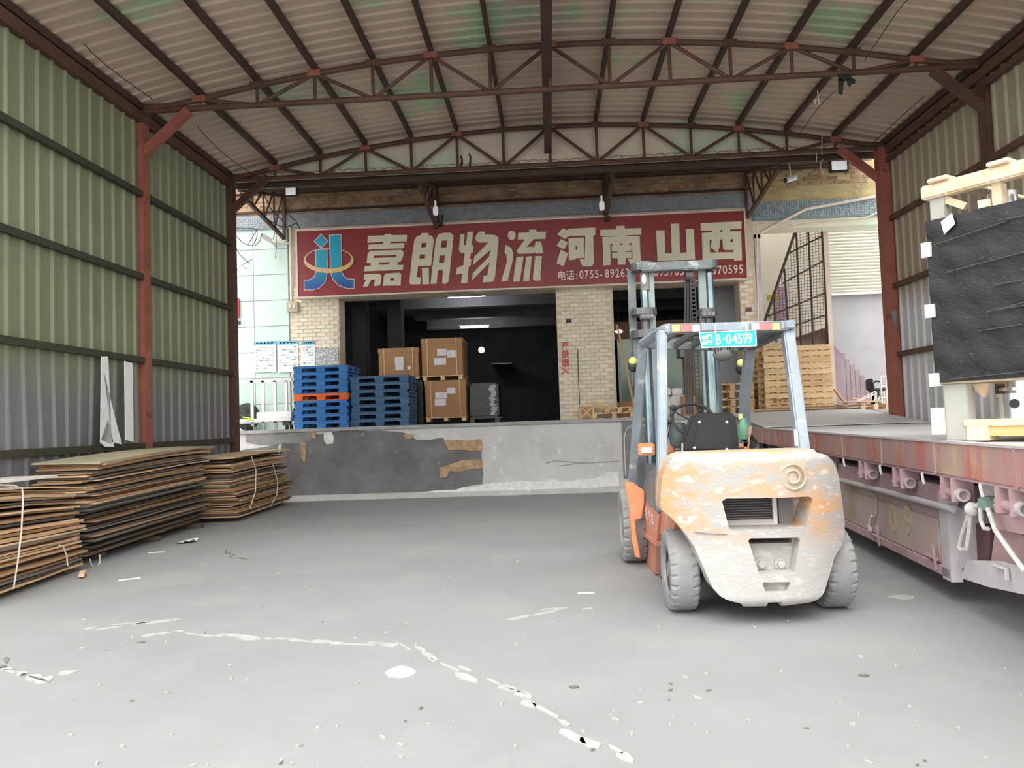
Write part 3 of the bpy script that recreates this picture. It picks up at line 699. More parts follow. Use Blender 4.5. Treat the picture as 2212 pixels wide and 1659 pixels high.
wires('wall_wire','thin black wire running down the middle pillar to the pallets',[(FAC-.03,[(1248,755),(1249,800),(1252,870),(1251,880)])],.008)
c = P(512,665,FAC-.05); tag(obj('red_banner', B().box(c.x-.1,c.x+.045,FAC-.05,FAC-.02,P(512,687,FAC).z,P(512,645,FAC).z), mat('banner_red',(210,50,70))), 'red banner edge showing beside the far left column', 'banner')
c = P(518,578,FAC-.1); t = thing('wall_lamp', 'small glowing lamp on the mint tiled wall beside the far column', 'lamp', c); obj('glowing_globe', B().ball(c,.055,10), mat('warm_glow',(255,250,225),emit=(255,250,225),es=3), t, smooth=True); obj('lamp_mount', B().cyl(c+Vector((.05,.05,0)),(c.x+.10,FAC,c.z+.02),.02,6), m_pvc, t)

# ================================================================== GOODS ON THE DOCK
# blue plastic pallets
m_pb = mat('blue_plastic', (40,104,168), (52,118,180), 1.4, .45, rand=.12); m_pd = mat('shaded_blue_plastic', (48,88,124), (58,98,132), 1.6, .5, rand=.12); m_po = mat('orange_plastic', (224,104,44), (206,92,44), 3, .5)  # second blue is the same plastic, darkened to paint in shadow
def plastic_pallet(w_, d_, h_, m, lab, cat='pallet', group=None):
    t = thing('plastic_pallet', lab, cat, (0,0,0), group, local=True)
    dk = B(); n = 7
    for i in range(n):
        y = -d_/2+(i+.5)*d_/n; dk.box(-w_/2,w_/2,y-d_/n*.42,y+d_/n*.42,h_-.022,h_)
    dk.box(-w_/2,w_/2,-d_/2,-d_/2+.03,h_-.05,h_).box(-w_/2,w_/2,d_/2-.03,d_/2,h_-.05,h_).box(-w_/2,-w_/2+.03,-d_/2,d_/2,h_-.05,h_).box(w_/2-.03,w_/2,-d_/2,d_/2,h_-.05,h_)
    obj('deck', dk, m, t)
    for x in (-w_/2+.10,0,w_/2-.10):
        for y in (-d_/2+.07,0,d_/2-.07):
            obj('foot', B().add([(x-.085,y-.062,0),(x+.085,y-.062,0),(x+.085,y+.062,0),(x-.085,y+.062,0),(x-.10,y-.071,h_-.05),(x+.10,y-.071,h_-.05),(x+.10,y+.071,h_-.05),(x-.10,y+.071,h_-.05)],[(0,3,2,1),(4,5,6,7),(0,1,5,4),(1,2,6,5),(2,3,7,6),(3,0,4,7)]), m, t)
    obj('bottom_runner', B().box(-w_/2+.02,w_/2-.02,-d_/2+.02,-d_/2+.12,0,.016), m, t)
    return t
def stack(x0, x1, ytop, Y, n, m, where, hint, orange=None, rz=.0):
    pa, pb = P(x0,900,Y), P(x1,900,Y); top = P((x0+x1)/2,ytop,Y).z; h_ = (top-DT)/n; first = None
    ords = ['bottom','second from the bottom','third from the bottom','fourth from the bottom','fifth from the bottom','sixth from the bottom','seventh from the bottom','eighth from the bottom','ninth from the bottom','top']
    proto = {}
    for i in range(n):
        mm = m_po if i == orange else m
        lab = ('orange plastic pallet in the middle of the '+where) if i == orange else '%s pallet, %s of the %s' % (hint, 'topmost' if i == n-1 else ords[i], where)
        loc = ((pa.x+pb.x)/2+random.uniform(-.012,.012), Y+.52, DT+h_*i)
        if mm.name not in proto:
            t = plastic_pallet(pb.x-pa.x, 1.0, h_-.004, mm, lab, 'pallet', where); t.location = loc; t.rotation_euler = (0,0,rz); proto[mm.name] = t
        else: dup(proto[mm.name], loc, rz+random.uniform(-.012,.012), lab)
stack(634,753,789,16.3,9,m_pb,'left blue pallet stack','bright blue plastic',4,-.01)
stack(757,884,811,16.4,7,m_pd,'darker pallet stack before the cartons','shaded blue plastic',None,.0)
# big cartons strapped on wooden pallets
m_ctn = mat('carton', (176,136,96), (166,128,90), 1.1, .8, c3=(160,132,92), s3=1.4); m_strap = mat('cream_strap', (226,186,130)); m_lbl = mat('white_label', (236,228,232), (214,210,214), 9, .5)
def carton(x0, x1, y0, y1, yb, Y, lab, labels, depth=1.1, dotted=False):
    a = P(x0,yb,Y); c = P(x1,y0,Y); zb = P((x0+x1)/2,yb,Y).z; zc = P((x0+x1)/2,y1,Y).z; zt = P((x0+x1)/2,y0,Y).z; xa_, xb_ = P(x0,(y0+yb)/2,Y).x, P(x1,(y0+yb)/2,Y).x
    t = thing('carton', lab, 'box', ((xa_+xb_)/2,Y+depth/2,zb), 'big cartons in the doorway')
    obj('carton_body', B().box(xa_,xb_,Y,Y+depth,zc,zt), m_ctn, t, bevel=.008); obj('lid_rim', B().box(xa_-.008,xb_+.008,Y-.008,Y+depth+.008,zt-.10,zt+.005), m_ctn, t)
    for f in (.14,.86):
        x = xa_+(xb_-xa_)*f; obj('strap', B().box(x-.01,x+.01,Y-.014,Y-.008,zc,zt+.008).box(x-.01,x+.01,Y-.01,Y+depth,zt+.005,zt+.009), m_strap, t)
    for l in labels:
        p, q = P(l[0],l[1],Y), P(l[2],l[3],Y); obj('label', B().box(p.x,q.x,Y-.016,Y-.012,q.z,p.z), m_lbl, t)
    if zc-zb > .04:
        pl = obj('pallet', B().box(xa_-.01,xb_+.01,Y-.01,Y+depth,zc-.02,zc), m_wood, t)
        for f in (.06,.5,.94):
            x = xa_+(xb_-xa_)*f; obj('pallet_block', B().box(x-.045,x+.045,Y-.01,Y+depth,zb,zc-.02), m_wood, pl)
    return t
CY_ = 17.9
carton(919,1006,822,901,910,CY_,'large carton on a pallet in the doorway, lower of two stacked',[(965,838,984,850),(940,848,966,860),(939,862,964,876)])
carton(911,999,731,811,821,CY_,'large carton with white labels stacked on top of another carton',[(966,757,985,772),(944,754,965,768),(937,774,964,788)])
z = P(860,906,CY_).z
carton(818,904,752,815,820,CY_-.05,'wide carton raised behind the blue pallets, left of the stacked cartons',[(853,771,872,786),(854,787,872,800),(880,791,888,798)])
m_film = mat('black_stretch_film', (36,36,38), (24,24,26), 5, .28, c3=(84,84,88), s3=7, lo3=.66, hi3=.78, stretch=(1,1,4), bump=.25, bscale=14)
a, c = P(822,905,CY_), P(914,820,CY_); tag(obj('wrapped_load', B().box(a.x,c.x-.02,CY_,CY_+1.1,DT,c.z-.01), m_film, bevel=.03), 'black film wrapped load under the wide carton behind the pallets', 'load')
a, c = P(1016,905,18.1), P(1076,826,18.1)
t = thing('wrapped_load', 'black film wrapped load on a pallet, right of the stacked cartons', 'load', (a.x,18.1,DT))
obj('wrapped_goods', B().box(a.x,c.x,18.1,19.1,DT+.13,c.z), m_film, t, bevel=.04); obj('pallet', B().box(a.x,c.x+.05,18.08,19.1,DT+.10,DT+.125).box(a.x,a.x+.1,18.08,19.1,DT,DT+.1).box(c.x-.1,c.x,18.08,19.1,DT,DT+.1), mat('grey_wood',(110,106,100),(90,86,82),4), t)
b = B()
for i in range(34):
    z = DT+.18+i*(c.z-DT-.22)/34; x = c.x-.14+random.uniform(-.03,.03); b.box(x-random.uniform(.03,.10),x+random.uniform(.03,.10),18.09,18.1,z,z+.012)
o = obj('film_glint', b, mat('painted_glint',(200,200,204),rough=.2), t); o['kind'] = 'stuff'  # pale strips painted as glints on the black film

# small wooden pallets by the middle pillar
def wood_pallet(w_, d_, h_, lab, group=None, notch=True, nb=7, name='wooden_pallet', blocks=False):
    t = thing(name, lab, 'pallet', (0,0,0), group, local=True)
    for y in (-d_/2+.03,0,d_/2-.03):
        if blocks:
            obj('stringer', B().box(-w_/2,w_/2,y-.03,y+.03,h_-.03,h_-.014).box(-w_/2,w_/2,y-.03,y+.03,.0,.014), m_wood, t)
            for x in (-w_/2+.05,.02,w_/2-.05): obj('block', B().box(x-.05,x+.05,y-.028,y+.028,.014,h_-.03), m_wood, t)
            continue
        s_ = B().box(-w_/2,w_/2,y-.022,y+.022,.012,h_-.012); obj('stringer', s_, m_wood, t)
    bd = None
    for i in range(nb):
        x = -w_/2+(i+.5)*w_/nb; bw = w_/nb*.40
        if bd is None: bd = obj('deck_board', B().box(-bw,bw,-d_/2,d_/2,h_-.014,h_), m_wood, t); bd.location = (x,0,0)
        else: part('deck_board', bd, (x,0,0), t)
    for i in range(0, nb, 2): part('bottom_board', bd, (-w_/2+(i+.5)*w_/nb,0,-h_+.014), t)
    return t
t = wood_pallet(.92,.5,.135,'light wooden pallet lying in front of the middle pillar, lower one',blocks=True); c = P(1326,902,16.9); t.location = (c.x,17.2,DT)
t = wood_pallet(.60,.4,.11,'short wooden pallet on top of the one by the middle pillar',nb=4,blocks=True); c = P(1336,884,16.9); t.location = (c.x+.02,17.2,DT+.136)
c = P(1267,890,17.1); t = thing('wooden_crate', 'small wooden crate with a cross brace at the foot of the middle pillar', 'crate', c); z0, z1 = DT, P(1267,878,17.1).z
for x in (c.x-.15,c.x+.13): obj('crate_post', B().box(x,x+.035,17.08,17.12,z0,z1), m_wood, t)
obj('crate_rail', B().box(c.x-.15,c.x+.165,17.07,17.13,z1,z1+.03), m_wood, t)
obj('cross_brace', B().beam((c.x-.13,17.1,z0+.02),(c.x+.13,17.1,z1-.01),.02,.03), m_wood, t); obj('cross_brace', B().beam((c.x-.13,17.09,z1-.01),(c.x+.13,17.09,z0+.02),.02,.03), m_wood, t)
obj('crate_back', B().box(c.x-.15,c.x+.165,17.3,17.32,z0,z1), m_wood, t)
c = P(1292,872,17.25); tag(obj('wood_block', B().box(c.x-.12,c.x+.12,17.2,17.35,DT+.246,DT+.34), m_wood, bevel=.004), 'short wooden block lying on the small pallets by the pillar', 'block')
a, c = P(1333,702,17.5), P(1371,884,16.75); tag(obj('bamboo_pole', B().tube([a,a.lerp(c,.5),c],.025,8), mat('bamboo',(196,166,128),(180,150,112),4)), 'long bamboo pole leaning in the second doorway behind the forklift mast', 'pole')

# second doorway: small office behind glass, paper bundles, pallets
m_gls = mat('green_glass', (120,150,128), (96,130,108), .8, .12, spec=.7); m_gfr = mat('office_frame', (196,204,196)); OY = 19.3
t = thing('office_partition', 'greenish glazed office partition inside the second doorway', 'partition', (2.6,OY,DT))
px0 = P(1334,700,OY).x; px1 = P(1536,700,OY).x; zt = P(1430,730,OY).z
for i in range(4):
    a = px0+(px1-px0)*i/4; c = px0+(px1-px0)*(i+1)/4
    obj('glass_pane', B().box(a+.03,c-.03,OY,OY+.02,DT+.5,zt-.05), m_gls, t); obj('frame_post', B().box(a-.03,a+.03,OY-.02,OY+.05,DT,zt), m_gfr, t)
obj('frame_post', B().box(px1-.03,px1+.03,OY-.02,OY+.05,DT,zt), m_gfr, t); obj('frame_rail', B().box(px0,px1,OY-.02,OY+.05,zt-.05,zt), m_gfr, t); obj('lower_panel', B().box(px0,px1,OY,OY+.04,DT,DT+.5), mat('office_panel',(132,166,142),(110,140,120),1), t)
obj('header_panel', B().box(px0-.2,px1,OY,OY+.05,zt,P(1430,692,OY).z), mat('brown_header',(92,66,44)), t)
a, c = P(1484,740,OY-.1), P(1496,850,OY-.1); tag(obj('yellow_door', B().box(a.x-.1,c.x+.05,OY-.1,OY-.05,DT,a.z), mat('ochre_door',(196,140,60),(170,116,48),1.5)), 'ochre yellow door behind the forklift mast', 'door')
c = P(1479,752,OY-.25); tag(obj('wall_cabinet', B().box(c.x-.12,c.x+.14,OY-.3,OY-.12,c.z-.22,c.z+.2), mat('cab_grey',(176,176,170)), bevel=.01), 'small grey wall cabinet behind the forklift mast', 'cabinet')
p = P(1337,716,OY-.4); t = thing('office_lamp', 'small bright lamp hanging at the left edge of the second doorway', 'lamp', p)
obj('lamp_globe', B().ball(p,.09,12,(1,1,.5)), mat('office_glow',(255,252,240),emit=(255,252,240),es=2.5), t, smooth=True); obj('lamp_cord', B().cyl(p+Vector((0,0,.04)),(p.x,p.y,5.5),.008,5), m_wire, t)
m_pack = mat('white_wrap', (226,226,222), (206,206,204), 4, .3, bump=.5, bscale=12)
for i, (px, py, wd, hh, lab) in enumerate(((1434,893,.24,.2,'white wrapped paper bundle, bottom left of the heap behind the mast'),(1462,893,.28,.2,'white wrapped paper bundle, bottom right of the heap behind the mast'),(1436,870,.24,.22,'crumpled white bundle, middle left of the heap behind the mast'),(1464,868,.3,.24,'crumpled white bundle, middle right of the heap behind the mast'),(1437,846,.22,.16,'white paper bundle on top left of the heap'),(1461,840,.22,.15,'white paper bundle on top right of the heap'))):
    c = P(px,py,16.9); z = DT+.004+(0 if i < 2 else .205 if i < 4 else .45); tag(obj('paper_bundle', B().box(c.x-wd/2,c.x+wd/2,16.8,17.2,z,z+hh), m_pack, bevel=.02), lab, 'bundle', 'white bundles behind the mast')
c = P(1487,868,16.75); tag(obj('small_carton', B().box(c.x-.16,c.x+.14,16.5,16.75,DT+.003,DT+.42), m_ctn, bevel=.006), 'small brown carton in front of the white bundles', 'box')
c = P(1360,880,18.2); tag(obj('brown_carton', B().box(c.x-.3,c.x+.1,18.2,18.6,DT+.005,DT+.38), m_ctn, bevel=.006), 'brown carton inside the second doorway beside the bamboo pole', 'box')
# open pallets seen between the mast cylinder and the guard post
for i, (py, lab) in enumerate(((902,'rough open pallet at the bottom behind the lift cylinder'),(873,'rough open pallet, second up behind the lift cylinder'),(851,'rough open pallet, third up behind the lift cylinder'),(835,'rough open pallet on top behind the lift cylinder'))):
    z = DT+.005+i*.165; t = wood_pallet(.95,.6,.16,lab,'rough pallets behind the lift cylinder',nb=5,blocks=True); c = P(1580,880,16.8); t.location = (c.x,17.05,z); t.rotation_euler = (0,0,.05*(i % 2))

# wooden pallet stacks on the right
PY = 16.25
def wstack(x0, x1, ytop, ybot, Y, n, where):
    xa_, xb_ = P(x0,820,Y).x, P(x1,820,Y).x; zb = DT+.03; zt = P((x0+x1)/2,ytop,Y).z; h_ = (zt-zb)/n; w_ = xb_-xa_
    ords = ['bottom','second','third','fourth','fifth','sixth','seventh','eighth','ninth','tenth','topmost']; pr = None; ps_ = []
    for i in range(n):
        loc = ((xa_+xb_)/2+random.uniform(-.012,.012), Y+.55+random.uniform(-.02,.02), zb+i*h_)
        lab = 'pine pallet, %s%s in the %s' % (ords[i] if i < n-1 else 'topmost', ' from the bottom' if 0 < i < n-1 else '', where)
        if pr is None: pr = wood_pallet(w_,1.1,h_-.003,lab,where,nb=6); pr.location = loc; ps_.append(pr)
        else: ps_.append(dup(pr, loc, random.uniform(-.008,.008), lab))
    return zb, h_, xa_, ps_
zb, h_, xq, pst = wstack(1652,1722,742,888,PY,11,'left column of the right pallet stack')
wstack(1724,1798,744,884,PY+.03,11,'right column of the right pallet stack')
t = pst[1]; OFF[t.name] = t.location.copy()
z = zb+h_*1.5+.035
for i, ch in enumerate('安能专用'):
    text('stencil_character', ch, 0, 0, .07, mat('stencil_black',(60,50,44)), 0, 1, t, 0, .003, Matrix(((-.085,0,0,xq+.52-i*.1),(0,0,1,PY-.045),(0,-.085,0,z+.02),(0,0,0,1))))

# ================================================================== RIGHT RECESS: stairs, shutter, mesh gate
RY = 19.6
rec = base('wall_recess')
m_rw = mat('recess_wall', (196,186,172), (182,176,160), .7, .9); m_rg = mat('recess_grey', (176,176,178), (162,162,164), .8, .9)
obj('recess_wall', B().box(xa[5],P(1790,700,RY).x,RY,RY+.2,DT,6.2), m_rw, rec)
obj('recess_wall', B().box(P(1790,700,RY).x,9.5,RY,RY+.2,DT,6.2), m_rg, rec)
obj('recess_side', B().box(xa[5]-.05,xa[5],FAC+.5,RY,DT,6.2), m_rw, rec)
t = thing('roller_shutter', 'pale roller shutter half open above the grey wall on the right', 'shutter', (7.4,RY-.2,4))
zt_, zb_2 = P(1850,478,RY-.15).z, P(1850,631,RY-.15).z; sxa, sxb = P(1791,560,RY-.15).x, P(1925,560,RY-.15).x
m_sh = mat('shutter_slat', (216,212,198), (206,212,194), .7, .5); n = 22; sl0 = None; dz = (zt_-zb_2)/n
for i in range(n):
    z = zb_2+(i+.5)*dz
    if sl0 is None: sl0 = obj('slat', B().add([(sxa,RY-.13,-dz*.48),(sxb,RY-.13,-dz*.48),(sxb,RY-.17,-dz*.1),(sxa,RY-.17,-dz*.1),(sxb,RY-.17,dz*.25),(sxa,RY-.17,dz*.25),(sxb,RY-.13,dz*.48),(sxa,RY-.13,dz*.48)],[(0,1,2,3),(3,2,4,5),(5,4,6,7)]), m_sh); sl0.data.transform(Matrix.Translation(-off(t))); sl0.parent = t; sl0.location = (0,0,z)
    else: o = bpy.data.objects.new('slat', sl0.data); COL.objects.link(o); o.parent = t; o.location = (0,0,z)
obj('bottom_bar', B().box(sxa,sxb,RY-.18,RY-.12,zb_2-.06,zb_2), m_white, t); obj('shutter_box', B().box(sxa-.1,sxb+.1,RY-.3,RY-.02,zt_,zt_+.22), m_gable, t)
m_stair = mat('mauve_stair', (160,144,149), (148,130,137), 2, .8)
t = thing('staircase', 'mauve concrete staircase against the grey wall on the right', 'stairs', P(1840,850,RY-.6))
sp = [(1803,766),(1812,768),(1812,779),(1822,779),(1822,790),(1832,790),(1832,801),(1843,801),(1843,813),(1853,813),(1853,826),(1864,826),(1864,840),(1874,840),(1874,858)]
ps = [P(a,c,RY-.5) for a, c in sp]
for i in range(1, len(ps)-1, 2):
    a, c = ps[i], ps[i+1]; a2 = ps[i-1]
    obj('step', B().box(ps[0].x-.4 if i == 1 else min(a2.x,a.x),a.x,RY-.9,RY-.02,DT,max(a2.z,a.z)), m_stair, t)
obj('last_step', B().box(ps[-3].x,ps[-2].x,RY-.9,RY-.02,DT,ps[-2].z), m_stair, t)
obj('stair_skirting', B().prism([P(a,c,RY-.06) for a, c in ((1802,745),(1878,838),(1878,858),(1802,775))], (0,.03,0)), mat('mauve_dark',(150,124,130)), t)
# mesh gate
GY = 18.3; m_gate = mat('gate_bar', (66,50,42), (54,42,36), 4, .7)
t = thing('mesh_gate', 'brown wire mesh gate with a slanting edge left of the roller shutter', 'gate', P(1740,800,GY))
def gb(pts, r, name='bar'): obj(name, B().tube([P(a,c,GY) for a, c in pts], r, 6), m_gate, t)
gb([(1648,706),(1718,500),(1727,486),(1745,481),(1774,482)], .035, 'slant_edge')
for pts in (((1720,500),(1726,640),(1733,790)), ((1745,482),(1753,640),(1758,790)), ((1774,484),(1782,600),(1787,760)), ((1694,580),(1702,690),(1706,780)), ((1672,640),(1677,740))): gb(pts, .025)
for pts in (((1691,612),(1779,563)), ((1655,685),(1785,632)), ((1668,720),(1785,680)), ((1703,548),(1776,510)), ((1680,745),(1786,712))): gb(pts, .022, 'cross_bar')
b = B()
def xl(py): return 1648+(706-py)/(706-486)*(1727-1648)
for i in range(34):
    py = 488+i*6.6; x0 = max(xl(py-0),1650); x1 = 1774+(py-484)*.047
    b.tube([P(x0+2,py+8,GY),P(x1,py-6 if py > 496 else py,GY)], .0055, 3)
for i in range(19):
    px = 1655+i*6.6; y0 = max(486, 706-(px-1648)/(1727-1648)*220)
    b.tube([P(px,y0,GY),P(px+7,735,GY)], .0055, 3)
o = obj('wire_mesh', b, m_gate, t); o['kind'] = 'stuff'
tag(obj('gate_board', B().prism([P(a,c,GY+.15) for a, c in ((1700,735),(1745,720),(1790,705),(1790,780),(1705,780))], (0,.03,0)), mat('brown_board',(122,98,82),(104,84,70),3)), 'brown board leaning behind the mesh gate above the pallets', 'board')
tag(obj('door_post', B().box(P(1787,700,GY).x,P(1797,700,GY).x,GY-.05,GY+.05,DT,P(1790,478,GY).z), mat('pale_post',(206,190,176),(190,170,156),3)), 'pale door post between the mesh gate and the grey stair wall', 'post')
tag(obj('gate_poster', B().box(P(1677,650,GY+.3).x,P(1697,650,GY+.3).x,GY+.3,GY+.32,P(1680,690,GY).z,P(1680,615,GY).z), mat('faded_poster',(206,150,150),(150,160,190),5)), 'faded pink and blue poster behind the mesh gate', 'poster')
tag(obj('yellow_sign', B().box(P(1665,640,GY-.1).x,P(1689,640,GY-.1).x,GY+.2,GY+.22,P(1680,646,GY).z,P(1680,633,GY).z), mat('yellow_sign',(206,186,60),(180,150,50),8)), 'small yellow sign behind the slanting gate edge', 'sign')

# ================================================================== FORKLIFT
m_cw = mat('worn_counterweight', (174,172,168), (208,162,120), 2.0, .6, bump=.25, bscale=45, c3=(208,204,198), s3=9, lo3=.54, hi3=.66, stretch=(1,1,2.0), lo=.47, hi=.60, zramp=(.72,.56,(184,183,180)))
m_org = mat('worn_orange', (230,150,100), (216,146,108), 4, .6, c3=(190,160,140), s3=7, bump=.1)
m_pnk = mat('faded_red_orange', (208,140,118), (190,128,110), 3, .65, c3=(196,176,166), s3=8, bump=.1)
m_grd = mat('guard_steel', (160,172,182), (140,150,158), 3, .45, metal=.25, c3=(206,208,210), s3=5, bump=.05)
m_mst = mat('mast_steel', (112,118,118), (92,96,96), 4, .4, metal=.5, c3=(150,158,158), s3=6)
m_chr = mat('lift_cylinder', (150,170,176), (120,136,140), 3, .22, metal=.85)
m_dk = mat('oily_dark', (48,48,48), (66,64,62), 5, .6)
m_gry = mat('grey_cover', (132,130,130), (112,110,110), 3, .55)
m_tyre = mat('dusty_tyre', (152,152,151), (134,134,133), 6, .95, bump=.2, bscale=60)
m_rim = mat('dusty_rim', (150,150,150), (124,122,120), 6, .8)
fk = thing('forklift', 'worn orange and white forklift seen from behind, parked in the yard', 'forklift', (1.46,5.97,0))
def cwY(px): return 5.42+.28*min(1.0, abs(px-1630)/200)**2.5
Lp = [(1480,981),(1458,987),(1443,999),(1435,1014),(1430,1035),(1427,1065),(1427,1100),(1455,1122),(1475,1145),(1500,1180),(1520,1225),(1540,1270),(1555,1288),(1575,1299),(1610,1307)]
Rp = [(1765,977),(1785,983),(1798,994),(1808,1012),(1814,1034),(1820,1080),(1826,1128),(1825,1155),(1817,1180),(1800,1200),(1790,1235),(1775,1280),(1763,1294),(1745,1303),(1705,1309)]
lz = sorted([(P(a,c,cwY(a)).z, P(a,c,cwY(a)).x) for a, c in Lp]); rz_ = sorted([(P(a,c,cwY(a)).z, P(a,c,cwY(a)).x) for a, c in Rp])
def itp(tb, z):
    if z <= tb[0][0]: return tb[0][1]
    for (z0,x0),(z1,x1) in zip(tb, tb[1:]):
        if z <= z1: return x0+(x1-x0)*(z-z0)/(z1-z0+1e-9)
    return tb[-1][1]
cb, ct = min(lz[0][0],rz_[0][0])-.005, max(lz[-1][0],rz_[-1][0])+.003
NR, NC = 40, 28; cxm = (P(1427,1080,5.7).x+P(1826,1130,5.7).x)/2; chw = (P(1826,1130,5.7).x-P(1427,1080,5.7).x)/2
fr_ = []; bk_ = []
for j in range(NR+1):
    tt = j/NR; z = cb+(ct-cb)*(.5-.5*math.cos(pi*tt))
    xl_, xr_ = itp(lz, z), itp(rz_, z)
    for i in range(NC+1):
        x = xl_+(xr_-xl_)*i/NC; u = min(1, abs(x-cxm)/chw)
        yy = 5.42+.28*u**2.5; e = max(0, 1-(ct-z)/.07); yy += .07*e*e; e2 = max(0, 1-(z-cb)/.06); yy += .05*e2*e2
        fr_.append((x, yy, z)); bk_.append((x, 5.98 if z > .70 else 5.80 if z > .62 else 5.74, z))
b = B(); n = NC+1; q = [(j*n+i, j*n+i+1, (j+1)*n+i+1, (j+1)*n+i) for j in range(NR) for i in range(NC)]
N_ = len(fr_); b.add(fr_+bk_, q+[tuple(v+N_ for v in reversed(f)) for f in q])
for j in range(NR):
    b.f.append((j*n, (j+1)*n, (j+1)*n+N_, j*n+N_)); b.f.append((j*n+NC, j*n+NC+N_, (j+1)*n+NC+N_, (j+1)*n+NC))
for i in range(NC):
    b.f.append((i, i+N_, i+1+N_, i+1)); b.f.append((NR*n+i, NR*n+i+1, NR*n+i+1+N_, NR*n+i+N_))
cw = obj('counterweight', b, m_cw, fk)
cut = B()
def cutter(pts, y0, y1, back=1.0):
    f = [P(a,c,5.44) for a, c in pts]; cx_ = sum(v.x for v in f)/len(f); cz_ = sum(v.z for v in f)/len(f); m_ = len(f)
    vs = [(v.x, y0, v.z) for v in f]+[(cx_+(v.x-cx_)*back, y1, cz_+(v.z-cz_)*back) for v in f]
    return B().add(vs, [tuple(range(m_-1,-1,-1)), tuple(range(m_,2*m_))]+[(i,(i+1)%m_,(i+1)%m_+m_,i+m_) for i in range(m_)])
cuts = [cutter([(1557,1082),(1566,1076),(1754,1072),(1764,1078),(1746,1140),(1740,1143),(1578,1146),(1572,1142)], 5.2, 5.72, .93),
        cutter([(1613,1166),(1619,1161),(1726,1160),(1731,1165),(1718,1238),(1637,1242)], 5.2, 5.56, .94),
        cutter([(1643,1260),(1646,1256),(1706,1256),(1709,1260),(1701,1277),(1650,1278)], 5.2, 5.49, .9),
        cutter([(1658,1320),(1658,1301),(1688,1300),(1693,1320)], 5.2, 5.9, 1.0),
        cutter([(1618,1166),(1724,1165),(1722,1178),(1622,1181)], 5.5, 5.9, 1.0)]
for i, c_ in enumerate(cuts):
    o = obj('cut', c_, None, fk); md = cw.modifiers.new('cut','BOOLEAN'); md.operation = 'DIFFERENCE'; md.solver = 'EXACT'; md.object = o
dg = bpy.context.evaluated_depsgraph_get(); dg.update()
nm = bpy.data.meshes.new_from_object(cw.evaluated_get(dg)); old = cw.data; cw.modifiers.clear(); cw.data = nm; nm.materials.clear(); nm.materials.append(m_cw)
for o in [o for o in fk.children if o.name.startswith('cut')]: bpy.data.objects.remove(o)
nm.polygons.foreach_set('use_smooth', [True]*len(nm.polygons)); nm.set_sharp_from_angle(angle=.6)
b = B()                                                     # grooves cast along the weight
for pts in (((1500,1149),(1535,1153),(1570,1154)), ((1752,1152),(1785,1149),(1815,1142))): b.tube([P(a,c,cwY(a)+.002) for a, c in pts], .0035, 5)
o = obj('cast_groove', b, m_gry, cw); o['kind'] = 'stuff'
for px in (1643,1685):
    c = P(px,1217,5.555); o = obj('tow_bolt', B().cyl(c+Vector((0,.01,0)),(c.x,c.y-.012,c.z),.042,16).cyl((c.x,c.y-.012,c.z),(c.x,c.y-.035,c.z),.026,6), m_cw, cw)
c = P(1712,1030,cwY(1712)); obj('cast_emblem', B().lathe([(.075,0),(.085,-.008),(.095,0)],(c.x,c.y-.018,c.z),'Y',24).lathe([(.035,0),(.045,-.008),(.055,0)],(c.x,c.y-.018,c.z),'Y',20), mat('worn_tan',(186,160,130),(200,176,140),9,.7), cw)
# radiator seen through the upper opening
a, c = P(1560,1145,5.69), P(1668,1076,5.69)
rd = obj('radiator', B().box(a.x,c.x,5.70,5.715,a.z-.02,c.z+.02), m_dk, fk)
for i in range(9):
    z = a.z+.06+i*.018; obj('radiator_fin', B().box(a.x,c.x,5.688,5.70,z,z+.006), mat('fin_grey',(110,108,108)), rd)
obj('radiator_tray', B().prism([(a.x,5.60,a.z),(c.x,5.60,a.z),(c.x,5.69,a.z+.06),(a.x,5.69,a.z+.06)],(0,.005,.01)), m_white, rd)
a2 = P(1685,1145,5.68); obj('radiator_frame', B().box(c.x-.005,a2.x-.02,5.66,5.69,a.z-.02,c.z+.02), m_white, rd)
obj('exhaust_duct', B().box(a2.x,a2.x+.10,5.69,5.71,a.z,c.z), m_gry, fk)
